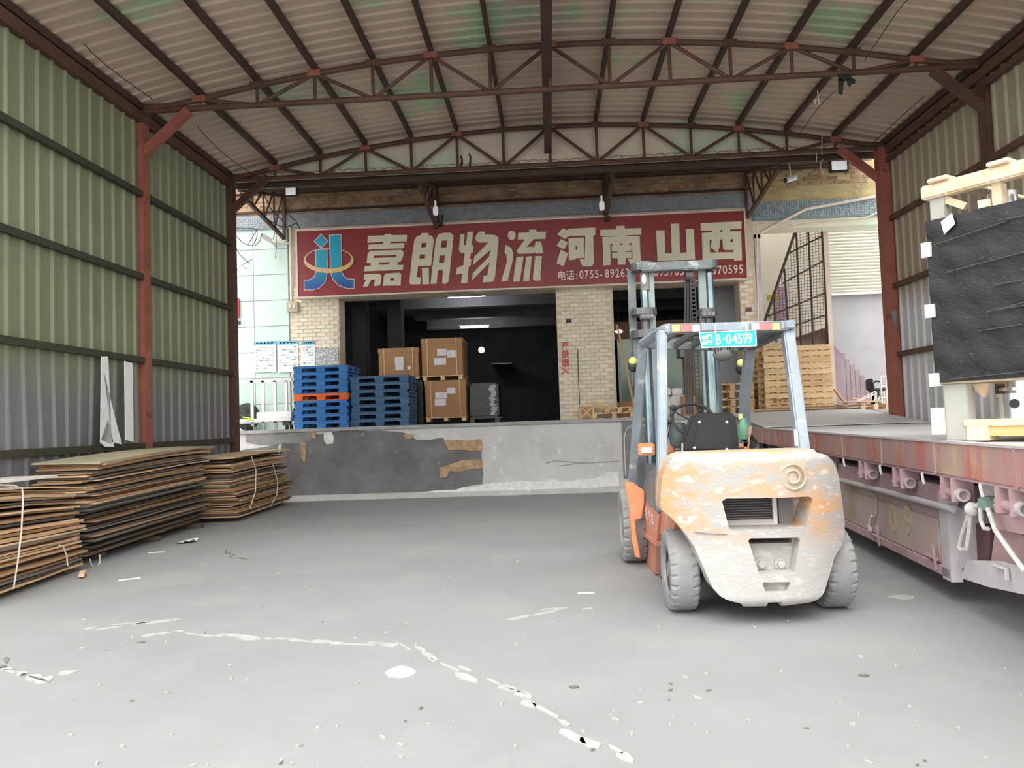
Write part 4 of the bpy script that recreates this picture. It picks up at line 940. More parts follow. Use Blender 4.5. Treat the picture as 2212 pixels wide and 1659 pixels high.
# chassis
obj('chassis', B().box(1.02,1.92,6.02,7.95,.22,.62).box(1.15,1.80,5.80,6.05,.28,.55), m_dk, fk, bevel=.02)
obj('steer_axle', B().box(1.12,1.82,5.90,6.04,.22,.36).cyl((1.0,5.97,.3),(1.95,5.97,.3),.05,10), m_dk, fk)
def wheel(xc, Y, r, wd, out, nl):
    w_ = obj('wheel', B().lathe([(r*.55,-wd/2*.7),(r*.62,-wd/2*.55),(r*.2,-wd*.12),(.0,-wd*.12)] if out < 0 else [(r*.55,wd/2*.7),(r*.62,wd/2*.55),(r*.2,wd*.12),(.0,wd*.12)], (xc,Y,r), 'X', 28), m_rim, fk, smooth=True)
    hw = wd/2; pr = [(r*.56,-hw*.72),(r*.62,-hw*.92),(r*.80,-hw),(r*.93,-hw*.96),(r*.985,-hw*.80),(r,-hw*.4),(r,hw*.4),(r*.985,hw*.80),(r*.93,hw*.96),(r*.80,hw),(r*.62,hw*.92),(r*.56,hw*.72)]
    tb = B(); n = nl*4; m_ = len(pr); vs = []
    for i in range(n):
        a = 2*pi*(i+(.0))/n; gr = (i % 4 == 0)
        for k_, (rr, h) in enumerate(pr):
            if gr and k_ in (3,4,7,8): rr -= r*.05
            vs.append((xc+h, Y+rr*math.sin(a), r+rr*math.cos(a)))
    tb.add(vs, [(i*m_+k_, ((i+1)%n)*m_+k_, ((i+1)%n)*m_+k_+1, i*m_+k_+1) for i in range(n) for k_ in range(m_-1)])
    obj('tyre', tb, m_tyre, w_, smooth=False)
    for i in range(6):
        a = 2*pi*i/6; c = Vector((xc+out*wd*.14, Y+r*.33*math.sin(a), r+r*.33*math.cos(a))); obj('wheel_nut', B().cyl(c, c+Vector((out*.025,0,0)), .014, 6), m_rim, w_)
    obj('hub', B().cyl((xc+out*wd*.1,Y,r),(xc+out*wd*.42,Y,r),r*.18,12), m_rim, w_)
    return w_
xa1, xa2 = P(1438,1250,5.97).x, P(1503,1250,5.90).x
wheel((xa1+xa2)/2,5.97,.30,xa2-xa1,-1,24); xb2 = P(1824,1230,5.97).x; wheel(xb2-(xa2-xa1)/2,5.97,.30,xa2-xa1,1,24)
xf = P(1338,1110,8.0).x; wheel(xf+.13,8.0,.37,.25,-1,24); wheel(2.93-xf-.13,8.0,.37,.25,1,24)
# left side panels
def sidep(name, pts, X, th, m): return obj(name, B().prism([PX(a,c,X) for a, c in pts], (th,0,0)), m, fk)
XS = .872
obj('front_fender', B().prism([P(a,c,7.50) for a, c in ((1349,1040),(1368,1043),(1392,1060),(1392,1085),(1386,1120),(1372,1124),(1374,1150),(1384,1206),(1373,1204),(1366,1170),(1361,1110),(1356,1075))],(0,.06,0)), m_org, fk, bevel=.008)
sp_ = sidep('side_panel', [(1382,1081),(1389,1081),(1424,1113),(1418,1176),(1382,1140),(1382,1110)], XS, .06, m_pnk)
sidep('step_panel', [(1372,1140),(1382,1138),(1417,1180),(1416,1240),(1384,1206),(1374,1175)], XS+.03, .05, m_pnk)
sidep('step_tread', [(1371,1136),(1418,1172),(1418,1180),(1371,1143)], XS-.02, .25, m_pnk)
sidep('mud_plate', [(1417,1150),(1436,1150),(1436,1245),(1420,1248),(1416,1240)], XS+.06, .02, m_gry)
sidep('rear_panel', [(1423,1096),(1460,1120),(1455,1145),(1436,1160),(1422,1150)], XS+.02, .06, m_pnk)
# white characters on the side panel, reading along the machine
for i, ch in enumerate('工程汽车'):
    c = PX(1387.5+i*6.6,1096+i*6.6,XS-.004); sz = .13
    text('panel_character', ch, 0, 0, 1, mat('panel_white',(226,200,184)), 0, 1, sp_, .02, .002, Matrix(((0,0,-1,XS-.003),(-sz*1.4,0,0,c.y+.06),(0,sz,0,c.z-.07),(0,0,0,1))))
obj('hood', B().box(.90,1.98,6.0,7.0,.62,.98), m_gry, fk, bevel=.05, smooth=True)
sidep('hood_cover', [(1386,1080),(1390,1045),(1397,1022),(1415,1010),(1425,1008),(1425,1105),(1420,1110)], XS+.005, .05, m_gry)
obj('floor_plate', B().box(.98,1.95,7.0,7.9,.60,.64), m_dk, fk); obj('dashboard', B().box(1.05,1.9,7.55,7.75,.64,1.12), m_dk, fk, bevel=.03)
obj('hood_handle', B().tube([PX(a,c,XS-.02) for a, c in ((1419,1036),(1419,1060),(1421,1096))], .012, 6), m_white, fk)
# overhead guard
def post(name, a, c, w_, d_): return obj(name, B().beam(a, c, w_, d_, (0,1,0)), m_grd, fk, bevel=.012)
TL_, TR_ = P(1427,718,6.12), P(1700,712,6.12)
post('rear_post', P(1428,716,6.12), P(1430,1105,5.95), .075, .12); po = post('rear_post', P(1701,716,6.12), P(1735,978,5.90), .085, .10)
a = P(1719,945,5.86); obj('white_sticker', B().box(a.x-.013,a.x+.013,a.y-.012,a.y-.004,a.z-.06,a.z+.06), m_white, po)
FLt, FRt = P(1389,744,7.2), P(1620,752,7.2)
obj('front_post', B().beam(FLt, P(1366,1052,7.8), .085, .085, (0,1,0)), m_grd, fk, bevel=.012)
obj('front_post', B().beam(FRt, P(1608,860,7.45), .085, .085, (0,1,0)).beam(P(1608,860,7.45), P(1611,1000,7.8), .085, .085, (0,1,0)), m_grd, fk)
rb = obj('rear_beam', B().beam(P(1436,711,6.08), P(1705,704,6.08), .08, .075), m_grd, fk, bevel=.012)
obj('beam_end', B().box(P(1690,704,6.1).x,P(1712,704,6.1).x,6.02,6.16,P(1700,712,6.1).z,P(1700,694,6.1).z), m_grd, fk, bevel=.01)
obj('side_beam', B().tube([P(1448,711,6.08),P(1436,712,6.12),P(1424,718,6.3),FLt+Vector((0,0,.01))], .045, 8), m_grd, fk, smooth=True); obj('side_beam', B().beam(P(1700,708,6.12), FRt+Vector((0,0,.02)), .07, .08), m_mst, fk)
obj('front_beam', B().beam(FLt, FRt, .07, .07), m_mst, fk)
for f in (.14,.3,.46,.62,.78,.9):
    obj('roof_bar', B().beam(P(1436,708,6.08).lerp(P(1705,702,6.08), f), FLt.lerp(FRt, f), .03, .05), m_mst, fk)
m_yel = mat('lamp_yellow',(240,196,130),rough=.3); m_lred = mat('lamp_red',(226,120,120),rough=.3); m_lwh = mat('lamp_white',(236,232,232),rough=.3)
def lamp(segs, yoff):
    x0, x1 = segs[0][0], segs[-1][1]; a, c = P(x0,702+yoff,6.03), P(x1,716+yoff,6.03)
    h = obj('tail_lamp', B().box(a.x-.01,c.x+.01,6.028,6.045,c.z-.006,a.z+.006), m_gry, rb)
    for s0, s1_, m in segs: p, q = P(s0,702+yoff,6.02), P(s1_,716+yoff,6.02); obj('lens', B().box(p.x,q.x,6.012,6.028,q.z,p.z), m, h)
lamp([(1451,1470,m_yel),(1470,1495,m_lred),(1495,1512,m_lwh)], 0); lamp([(1623,1640,m_lwh),(1640,1667,m_lred),(1667,1685,m_yel)], -4)
# number plate hung under the beam
PYp = 6.0; pts = [P(a,c,PYp) for a, c in ((1510,719),(1632,713),(1634,747),(1516,751))]
pl_ = obj('number_plate', B().prism(pts, (0,.006,0)), mat('plate_cyan',(20,206,198),(24,214,204),3,.35), fk)
b = B()
for p, q in zip(pts, pts[1:]+pts[:1]): b.beam(p+Vector((0,-.003,0)), q+Vector((0,-.003,0)), .006, .008)
obj('plate_border', b, m_white, pl_)
dx = (pts[1]-pts[0]); ang = dx.z/dx.x
for ch, px, py, hp, sx in (('粤',1533,743,25,.62),('B',1550,744,30,.72),('·',1566,742,30,.9),('0',1573,743,30,.78),('4',1586,742.5,30,.78),('5',1598,742,30,.78),('9',1609,741.5,30,.78),('9',1619,741,30,.78)):
    a = P(px-(8 if ch == '粤' else 5),py,PYp-.004); h = hp/F*PYp; text('plate_character', ch, 0, 0, 1, m_white, 0, 1, pl_, .02, .003, Matrix(((h*sx,0,0,a.x),(0,0,1,PYp-.004),(h*sx*ang,h,0,a.z),(0,0,0,1))))
for k_, (px, py) in enumerate(((1521,729),(1522,741))): a = P(px,py,PYp-.004); obj('plate_sticker', B().ball((a.x,PYp-.003,a.z),.02,8,(1,.15,.8)), mat('sticker_cream',(240,230,214)), pl_)
for px in (1545,1612): obj('plate_tie', B().tube([P(px,702,6.02),P(px+1,716,5.99),P(px,722,5.99)], .006, 5), m_white, pl_)
# seat, wheel, controls
ST = 6.5
st = obj('seat', B().prism([P(a,c,ST) for a, c in ((1470,977),(1472,958),(1492,903),(1502,893),(1580,890),(1589,896),(1596,950),(1599,976))], (0,.10,0)), m_black, fk, bevel=.03, smooth=True)
obj('seat_back_panel', B().prism([P(a,c,ST-.008) for a, c in ((1497,970),(1508,905),(1575,904),(1581,970))], (0,.012,0)), mat('seat_vinyl',(44,44,46),(36,36,38),6,.5), st, bevel=.004)
for px, py in ((1511,912),(1570,912),(1500,968),(1570,971)): c = P(px,py,ST-.006); obj('seat_bolt', B().ball(c,.013,8), m_white, st)
obj('seat_cushion', B().cbox((P(1535,960,6.75).x,6.8,1.06),(.46,.48,.12)), m_black, st, bevel=.03)
obj('seat_rail', B().cyl(P(1474,958,ST+.02),P(1474,986,ST+.02),.008,6), m_white, st)
wc = P(1497,905,7.05); nn = Vector((.0,-.75,.66)).normalized(); ux = Vector((1,0,0)); uy = nn.cross(ux)
sw = obj('steering_wheel', B().tube([wc+(ux*math.cos(i*pi/16)+uy*math.sin(i*pi/16))*.185 for i in range(32)], .016, 8, True), m_rubber, fk, smooth=True)
for k_ in range(3): a = k_*2*pi/3+.5; obj('spoke', B().cyl(wc-nn*.03, wc+(ux*math.cos(a)+uy*math.sin(a))*.18, .009, 6), m_rubber, sw)
kb = P(1454,881,7.0); obj('spinner_knob', B().ball(kb,.028,10), m_rubber, sw, smooth=True)
obj('steering_column', B().cyl(wc-nn*.02, wc-nn*.45+Vector((0,.1,-.1)), .035, 10), m_dk, fk)
a = P(1466,935,7.2); obj('steering_pod', B().lathe([(.05,-.14),(.085,-.10),(.09,.02),(.06,.09),(.0,.10)], a, 'Z', 14), mat('pod_green_grey',(84,100,94),(70,80,76),5,.5), fk, smooth=True)
for pts in (((1441,950),(1447,925),(1449,912)), ((1433,960),(1440,930),(1444,912))): obj('lever', B().tube([P(a,c,7.25) for a, c in pts], .008, 6).ball(P(pts[-1][0],pts[-1][1],7.25),.02,8), m_black, fk)
a, c = P(1380,985,7.3), P(1414,957,7.3); ob = obj('orange_box', B().box(a.x,c.x,7.3,7.42,a.z,c.z), m_org, fk, bevel=.012)
p, q = P(1386,979,7.295), P(1408,966,7.295); obj('white_label', B().box(p.x,q.x,7.29,7.30,p.z,q.z), m_white, ob)
a, c = P(1440,981,7.35), P(1458,961,7.35); obj('orange_box', B().box(a.x,c.x,7.35,7.5,a.z,c.z), m_org, fk, bevel=.015)
a, c = P(1596,978,6.9), P(1616,957,6.9); obj('orange_bracket', B().box(a.x,c.x,6.9,6.93,c.z-.03,c.z).box(c.x-.04,c.x,6.9,6.93,a.z,c.z), m_org, fk)
c = P(1606,924,6.95); obj('green_jar', B().lathe([(.0,-.10),(.045,-.10),(.05,-.06),(.05,.02),(.03,.06),(.03,.085),(.0,.085)], c, 'Z', 14), mat('jar_green',(110,160,136),rough=.25), fk, smooth=True)
c = P(1600,906,6.95); obj('jar_cap', B().cyl(c,c+Vector((0,0,.05)),.02,10), mat('cap_yellow',(230,224,150)), fk)
b = B()
for i in range(6): a = P(1595+i*3,946+i*2,6.98); b.tube([a, a+Vector((.05,0,.03+.01*i)), a+Vector((.12,.02,-.02)), a+Vector((.06,.03,-.06))], .008, 5)
o = obj('wire_bundle', b, m_rubber, fk); o['kind'] = 'stuff'
obj('lever', B().cyl(P(1614,982,6.8),P(1622,920,6.8),.008,6).cyl(P(1619,940,6.8),P(1622,920,6.8),.014,8), mat('tan_handle',(196,150,120)), fk)
for px, py in ((1367,790),(1600,795)):
    c = P(px,py,7.6); h = obj('turn_lamp', B().ball(c,.06,12,(.8,1,1.1)), m_dk, fk, smooth=True); obj('lamp_cap', B().ball(c+Vector((.0,-.02,.04)),.05,10,(.8,1,.9)), mat('lamp_lime',(226,220,120),rough=.3), h, smooth=True)
c = P(1562,766,6.9); h = obj('work_lamp', B().ball(c,.10,14,(.9,.6,.6)), m_gry, fk, smooth=True)
b = B()
for i in range(7): b.cyl(c+Vector((-.08+.027*i,-.05,.06)), c+Vector((-.07+.023*i,-.03,.0)), .004, 4)
o = obj('lamp_grille', b, m_rubber, h); o['kind'] = 'stuff'; obj('lamp_stem', B().cyl(c+Vector((0,0,.05)),c+Vector((0,.0,.16)),.012,6), m_rubber, h)
# mast
MY = 8.45
def mx(px, py=700): return P(px,py,MY).x
def mz(py, px=1450): return P(px,py,MY).z
def vbar(name, x0, x1, ytop, zb, m=None, d=.07, yy=MY): a = mx(x0); c = mx(x1); return obj(name, B().box(a,c,yy,yy+d,zb,mz(ytop,x0)), m or m_mst, fk)
vbar('outer_rail',1366,1380,722,.1,d=.14); vbar('outer_rail',1531,1546,722,.1,d=.14)
vbar('inner_rail',1402,1416,577,.3,mat('rail_pale',(150,162,158),(130,140,138),3,.45),d=.06,yy=MY-.03); vbar('inner_rail',1512,1528,577,.3,MATS['rail_pale'],d=.06,yy=MY-.03)
vbar('back_rail',1362,1379,580,1.8,d=.05,yy=MY+.10); vbar('back_rail',1531,1545,580,1.8,d=.05,yy=MY+.1)
def collar(px, py, w_, h_, n='collar'):
    c = P(px,py,MY); hw = w_/2/F*MY; hh = h_/F*MY/2; bb = B(); prf = [(hw,-hh),(hw,hh)]
    bb.lathe([(hw*.35,-hh),(hw,-hh),(hw,hh),(hw*.35,hh)], (c.x,c.y+.02,c.z), 'Z', 20); return obj(n, bb, m_mst, fk)
collar(1391,674,56,14); collar(1528,674,46,13); collar(1396,722,66,16); collar(1389,577,52,17,'crosshead_end'); collar(1528,572,44,17,'crosshead_end')
obj('crosshead', B().box(mx(1382,577),mx(1535,577),MY-.12,MY+.03,mz(588),mz(569)), m_mst, fk, bevel=.01)
for px, r, y0, y1, m in ((1392,.045,628,672,m_chr),(1392,.05,590,628,m_gry),(1396,.055,735,1000,m_chr),(1532,.04,590,670,m_chr),(1536,.085,748,1000,m_chr),(1530,.045,688,745,m_mst),(1394,.05,690,735,m_mst)):
    obj('lift_cylinder', B().cyl(P(px,y0,MY-.02),(P(px,y0,MY).x,MY-.02,max(.3,P(px,y1,MY).z)),r,16), m, fk, smooth=True)
c = P(1391,604,MY-.09); obj('rod_glint', B().ball(c,.025,8,(1,1,2.4)), m_lwh, fk, smooth=True)  # white ball added as a painted reflection on the rod
for x0, x1, py in ((1383,1412,684),(1515,1544,679)):
    a, c = P(x0,py+6,MY-.12), P(x1,py-6,MY-.12); h = obj('clamp_block', B().box(a.x,c.x,MY-.13,MY-.06,a.z,c.z), m_mst, fk, bevel=.006)
    for f in (.2,.55,.85): x = a.x+(c.x-a.x)*f; obj('clamp_bolt', B().cyl((x,MY-.13,(a.z+c.z)/2),(x,MY-.15,(a.z+c.z)/2),.018,8), m_gry, h)
def chain(x0, x1, ytop, ybot):
    a = mx(x0,800); c = mx(x1,800); z1 = mz(ytop); z0 = max(.4,mz(ybot)); bb = B(); z = z0
    for xx in (a, c): bb.box(xx-.006,xx+.006,MY-.10,MY-.085,z0,z1)
    while z < z1: bb.box(a,c,MY-.105,MY-.08,z,z+.018); z += .045
    o = obj('lift_chain', bb, m_rubber, fk); o['kind'] = 'stuff'
chain(1419,1429,738,1000); chain(1497,1506,600,890)
for px in (1481,1487,1493): obj('hose', B().tube([P(px,600,MY-.06),P(px-1,700,MY-.06),P(px+2,895,MY-.05)],.014,6), m_rubber, fk)
c = P(1486,598,MY-.05); obj('hose_pulley', B().cyl((c.x-.03,c.y,c.z),(c.x+.05,c.y,c.z),.06,16), m_dk, fk)
obj('cross_member', B().box(mx(1372),mx(1542),MY+.02,MY+.10,.5,.62).box(mx(1372),mx(1542),MY+.02,MY+.10,2.2,2.28), m_mst, fk)
obj('fork_carriage', B().box(.95,2.1,MY+.2,MY+.25,.12,.22).box(.95,2.1,MY+.2,MY+.25,.5,.6), m_dk, fk)
for x in (1.2,1.75): obj('fork', B().box(x,x+.12,MY+.25,MY+.30,.05,.6).box(x,x+.12,MY+.25,MY+1.35,.04,.08), m_dk, fk)

# ================================================================== TRAILER
TB = Vector((2.691,4.593,0)); TR = -.0951; TX = Vector((math.cos(TR),math.sin(TR),0)); TY = Vector((-math.sin(TR),math.cos(TR),0))
def TL(px, py, u=0.0): d = ray(px,py); t_ = ((TB-C0).dot(TX)+u)/d.dot(TX); p = C0+d*t_-TB; return Vector((p.dot(TX), p.dot(TY), p.z))
m_rust = mat('rusty_red_rail', (172,138,134), (188,108,100), 1.5, .7, lo=.48, hi=.64, c3=(186,164,140), s3=2.2, lo3=.5, hi3=.68, stretch=(1,1.6,.6), bump=.15)
m_trl = mat('dusty_mauve_steel', (190,158,162), (172,142,148), 2, .75, c3=(190,160,164), s3=5, bump=.1)
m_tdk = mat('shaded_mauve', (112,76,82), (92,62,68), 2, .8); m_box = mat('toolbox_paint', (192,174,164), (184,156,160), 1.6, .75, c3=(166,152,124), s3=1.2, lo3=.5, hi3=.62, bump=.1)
m_tgr = mat('dusty_grey_steel', (196,192,194), (178,174,176), 3, .8, bump=.15); m_deck = mat('deck_plate', (184,184,184), (198,198,198), 1.2, .6, c3=(190,190,190), s3=4, stretch=(1,.3,1))
tr = thing('flatbed_trailer', 'rusty red flatbed trailer parked along the right side of the yard', 'trailer', (0,0,0), local=True)
obj('deck', B().box(0,2.5,-2.2,9.75,1.165,1.2), m_deck, tr)
rl = obj('side_rail', B().box(-.02,.05,-2.2,9.72,.965,1.205), m_rust, tr, bevel=.01)
for v in (-1.2,.05,1.25,2.45,3.7,4.9,6.1,7.3,8.5): obj('rail_seam', B().box(-.03,-.015,v,v+.03,.965,1.2), m_rust, rl)
obj('rail_lip', B().box(-.03,.06,-2.2,9.72,1.195,1.212), m_tgr, rl); obj('lower_flange', B().box(-.01,.16,-2.2,9.72,.95,.968), m_trl, rl)
obj('far_rail', B().box(2.45,2.52,-2.2,9.72,.965,1.205), m_rust, tr); obj('tail_rail', B().box(0,2.5,9.70,9.75,.9,1.2), m_trl, tr)
obj('inner_beam', B().box(.34,.42,-2.2,9.6,.62,1.165), m_tdk, tr); obj('main_beam', B().box(.8,.95,-2.2,9.6,.55,1.165).box(1.55,1.7,-2.2,9.6,.55,1.165), m_tdk, tr)
v1, v2 = TL(2056,1094,.12).y, 6.2
ztp = TL(1830,1045,.12).z; zbt = TL(1830,1134,.12).z
tb_ = obj('toolbox', B().box(.12,.75,v1,v2,zbt,.86), m_box, tr)
obj('box_door', B().box(.105,.12,v1+.25,v2-.1,zbt+.06,ztp-.06), m_box, tb_, bevel=.004)
obj('box_base_rail', B().box(.08,.14,v1,v2,zbt-.01,zbt+.055), m_trl, tb_); obj('box_top_rail', B().box(.09,.14,v1,v2,ztp+.02,.862), m_trl, tb_); obj('box_end_post', B().box(.08,.16,v1-.02,v1+.14,zbt-.03,.80), m_tgr, tb_)
a, c = TL(1815,1037,.05), TL(2055,1093,.05); obj('guard_pipe', B().cyl((.06,a.y,a.z),(.06,c.y,(a.z+c.z)/2),.026,10), m_tgr, tr, smooth=True)
for ch, px, py in (('0',1921,1144),('9',1952,1152)):
    p = TL(px,py,.1); text('painted_number', ch, 0, 0, 1, mat('number_tan',(206,190,148),(190,176,138),6), 0, 1, tb_, .01, .002, Matrix(((0,0,-1,.102),(-.46,0,0,p.y),(0,.36,0,p.z),(0,0,0,1))))
p = TL(1877,1146,.08); pk = obj('padlock', B().cbox((.085,p.y,p.z),(.03,.09,.09),rx=.7), m_tgr, tb_, bevel=.006); obj('shackle', B().tube([(.085,p.y,p.z+.05),(.08,p.y-.05,p.z+.12),(.085,p.y-.10,p.z+.16)],.012,6), m_white, pk)
obj('hasp_chain', B().tube([tuple(TL(a,c,.09)) for a, c in ((1882,1060),(1893,1078),(1892,1110),(1884,1135))],.007,5), m_tgr, tb_)
for px, py in ((1895,1158),(2015,1203)):
    p = TL(px,py,.08); obj('door_latch', B().cyl((.075,p.y+.09,p.z),(.075,p.y-.09,p.z),.016,8).tube([(.07,p.y-.02,p.z+.10),(.06,p.y-.08,p.z+.10),(.06,p.y-.09,p.z),(.07,p.y-.09,p.z-.08)],.01,5), m_trl, tb_)
for px, py, far in ((1795,994,1),(1880,1018,0),(1958,1035,0),(2068,1050,0),(2195,1075,0)):
    p = TL(px,py,.05); wv = p.y
    wn = obj('strap_winch', B().box(-.03,.12,wv-.10,wv-.086,.79,.955), m_trl, tr, bevel=.003); obj('winch_plate', B().box(-.03,.12,wv+.08,wv+.094,.79,.955), m_trl, wn, bevel=.003)
    obj('winch_drum', B().cyl((.03,wv-.12,.84),(.03,wv+.11,.84),.034,12), m_trl, wn); obj('drum_socket', B().lathe([(.045,-.15),(.045,-.10),(.03,-.10),(.03,-.15),(.045,-.15)],(.03,wv,.84),'Y',14), m_tgr, wn)
    b = B()
    for i in range(7): a = i*pi/6+pi/2; b.cbox((.03+.05*math.cos(a),wv+.105,.84+.055*math.sin(a)),(.03,.012,.02))
    o = obj('ratchet_tooth', b, m_trl, wn); o['kind'] = 'stuff'
for px, py in ((1827,1000),(1906,1010),(1998,1026),(2124,1040)):
    p = TL(px,py,.0); obj('rope_hook', B().tube([(.03,p.y+.03,.95),(.0,p.y+.02,.955),(-.02,p.y,.945),(-.02,p.y-.01,.90),(-.015,p.y-.02,.87)],.011,6), m_white, tr)
# gear nearer the camera
p = TL(2135,1090,.1); obj('hook_bracket', B().prism([tuple(TL(a,c,.12)) for a, c in ((2112,1040),(2150,1046),(2160,1100),(2125,1098),(2120,1078))],(.03,0,0)), m_tgr, tr)
p = TL(2138,1088,.08); obj('green_cap', B().cbox((.08,p.y,p.z),(.09,.16,.09)), mat('cap_green_grey',(130,158,146)), tr, bevel=.015)
obj('leg_box', B().prism([tuple(TL(a,c,.16)) for a, c in ((2095,1128),(2140,1140),(2136,1215),(2108,1210))],(.3,0,0)), m_tdk, tr)
obj('leg_post', B().prism([tuple(TL(a,c,.14)) for a, c in ((2058,1092),(2100,1110),(2105,1212),(2075,1230))],(.25,0,0)), m_tgr, tr)
obj('leg_post', B().prism([tuple(TL(a,c,.17)) for a, c in ((2150,1140),(2225,1160),(2225,1230),(2140,1215))],(.2,0,0)), m_trl, tr)
obj('side_beam', B().prism([tuple(TL(a,c,.10)) for a, c in ((2145,1098),(2260,1130),(2260,1165),(2140,1140))],(.1,0,0)), m_trl, tr)
obj('mud_plate', B().prism([tuple(TL(a,c,.06)) for a, c in ((2088,1210),(2160,1212),(2290,1245),(2290,1300),(2230,1288),(2135,1268),(2080,1250),(2078,1242))],(.02,0,0)), m_tgr, tr)
obj('plate_latch', B().tube([tuple(TL(a,c,.04)) for a, c in ((2148,1222),(2175,1230),(2176,1252))],.014,6), m_tgr, tr)
m_rope = mat('pale_rope', (222,220,214), (200,198,194), 30, .9)
obj('tie_rope', B().tube([tuple(TL(a,c,.06)) for a, c in ((2118,1088),(2100,1098),(2094,1110),(2080,1150),(2072,1180),(2078,1189),(2088,1186),(2094,1150),(2097,1110))],.016,8).tube([tuple(TL(a,c,.05)) for a, c in ((2118,1090),(2119,1125),(2126,1142),(2134,1142))],.014,8).tube([tuple(TL(a,c,.03)) for a, c in ((2134,1098),(2150,1145),(2185,1195),(2215,1235))],.016,8), m_rope, tr, smooth=True)
p = TL(2100,1100,.06); obj('rope_knot', B().ball((.06,p.y,p.z),.05,10), m_rope, tr, smooth=True)
for v in (8.75,7.55,-1.9):
    for u in (.22,2.28):
        w_ = obj('trailer_wheel', B().lathe([(.50,-.14),(.52,-.10),(.52,.10),(.50,.14),(.30,.15),(.28,.06),(.0,.06)],(u,v,.52),'X',28), m_rubber, tr, smooth=True)
        obj('wheel_rim', B().lathe([(.29,-.13),(.26,-.04),(.1,-.04),(.1,-.12),(.0,-.12)],(u,v,.52),'X',20), m_rim, w_)
    obj('axle', B().cyl((.2,v,.52),(2.3,v,.52),.06,10), m_tdk, tr)
obj('wheel_arch', B().lathe([(.56,-.17),(.57,-.17),(.57,.02),(.56,.02)],(.2,8.75,.52),'X',28), m_gry, tr)
tr.location = TB; tr.rotation_euler = (0,0,TR)
# steel dock plate bridging trailer and dock
t = thing('dock_plate', 'grey steel plate bridging the flatbed trailer and the dock edge', 'plate', (4.9,14.9,1.2))
obj('plate', B().prism([(3.5,13.0,1.212),(6.15,13.0,1.212),(6.15,15.75,DT+.012),(3.55,15.75,DT+.012)],(0,0,.012)), m_deck, t); obj('plate_hinge', B().cyl((3.55,15.74,DT+.01),(6.15,15.74,DT+.01),.016,8), m_tgr, t)

# ---- crate load on the trailer
CA = G(2046,951,1.212); CB = P(2212,880,5.31); nv = Vector((CB.x-P(2046,880,CA.y).x, CB.y-CA.y, 0)).normalized(); rv = Vector((-nv.y, nv.x, 0)); rv = rv if rv.x > 0 else -rv
def Q(u, s, z): p = CA+rv*u+nv*s; return Vector((p.x,p.y,z))
def qbox(u0,u1,s0,s1,z0,z1): return B().add([Q(u0,s0,z0),Q(u1,s0,z0),Q(u1,s1,z0),Q(u0,s1,z0),Q(u0,s0,z1),Q(u1,s0,z1),Q(u1,s1,z1),Q(u0,s1,z1)],[(0,3,2,1),(4,5,6,7),(0,1,5,4),(1,2,6,5),(2,3,7,6),(3,0,4,7)])
cz = lambda px, py: P(px,py,CA.y).z
m_pale = mat('grey_board', (180,180,172), (164,164,156), 2, .7)
ck = thing('wrapped_crate', 'tall wooden framed load in black stretch film on the trailer', 'load', CA)
zw0, zw1, zt0, zt1 = cz(2044,826), cz(2030,478), cz(2025,432), cz(2020,402)
m_film2 = mat('black_film_cover', (34,34,36), (22,22,24), 3, .32, c3=(110,110,114), s3=5, lo3=.64, hi3=.74, stretch=(3,3,9), bump=.35, bscale=12)
fb = B().grid(lambda u, v: Q(-.055+.005*math.sin(v*31+u*7)+.004*math.sin(u*53+v*17)+random.uniform(-.0015,.0015), -.03+u*2.0, zw0+(zw1-zw0)*v), 40, 40)
fw = obj('film_wrap', fb.add(qbox(-.05,1.8,-.03,1.97,zw0,zw1).v, qbox(-.05,1.8,-.03,1.97,zw0,zw1).f), m_film2, ck, smooth=True)
b = B()
for i in range(16):
    s_ = random.uniform(0,.9); z = random.uniform(zw0,zw1-.1); l = random.uniform(.2,.8); b.beam(Q(-.074,s_,z), Q(-.074,s_+l,z+l*random.uniform(-.02,.14)), .006, .006)
o = obj('film_pleat', b, mat('film_sheen',(64,64,68),rough=.35), fw); o['kind'] = 'stuff'
obj('paper_label', B().prism([Q(-.078,.05+.12*f,g) for f, g in ((.35,cz(2066,486)),(1.0,cz(2066,470)-.01),(1.15,cz(2066,497)),(.5,cz(2066,514)))],(-.003,0,0)), m_white, fw)
obj('top_rail', qbox(-.07,.03,-.05,2.05,zt0,zt1), m_woodw, ck, bevel=.012)
for s_ in (.02,.42,.82,1.22,1.62): obj('top_board', qbox(-.10,1.9,s_,s_+.14,zt1,zt1+.03), m_woodw, ck, bevel=.006)
obj('corner_post', qbox(-.04,.05,.0,.10,zw1-.02,zt0), m_pale, ck); obj('corner_post', qbox(1.7,1.8,.03,.2,zw1-.02,zt0), m_pale, ck); obj('corner_post', qbox(-.04,.05,1.8,1.95,zw1-.02,zt0), m_pale, ck)
obj('post_brace', B().beam(Q(0,.09,zt0-.02), Q(.02,.22,zt0-.10), .05, .05), m_woodw, ck)
obj('wood_block', qbox(-.05,.03,.33,.40,zw1+.005,zw1+.06), m_woodw, ck); obj('mid_post', qbox(-.02,.06,.41,.47,zw1,zt0), m_woodw, ck)
m_shine = mat('bright_metal', (232,232,232), (214,214,214), 3, .2, metal=.9)
for s_ in (.36,.66,.98): c = Q(.22,s_,zw1); obj('metal_drum', B().cyl(c,c+Vector((0,0,zt0-zw1-.02)),.10,20), m_shine, ck, smooth=True)
for px, y0, y1 in ((2019,524,556),(2030,657,686),(2033,806,834),(2043,880,938)):
    obj('batten_end', qbox(-.075,.02,-.065,.0,cz(px,y1),cz(px,y0)), m_white, ck)
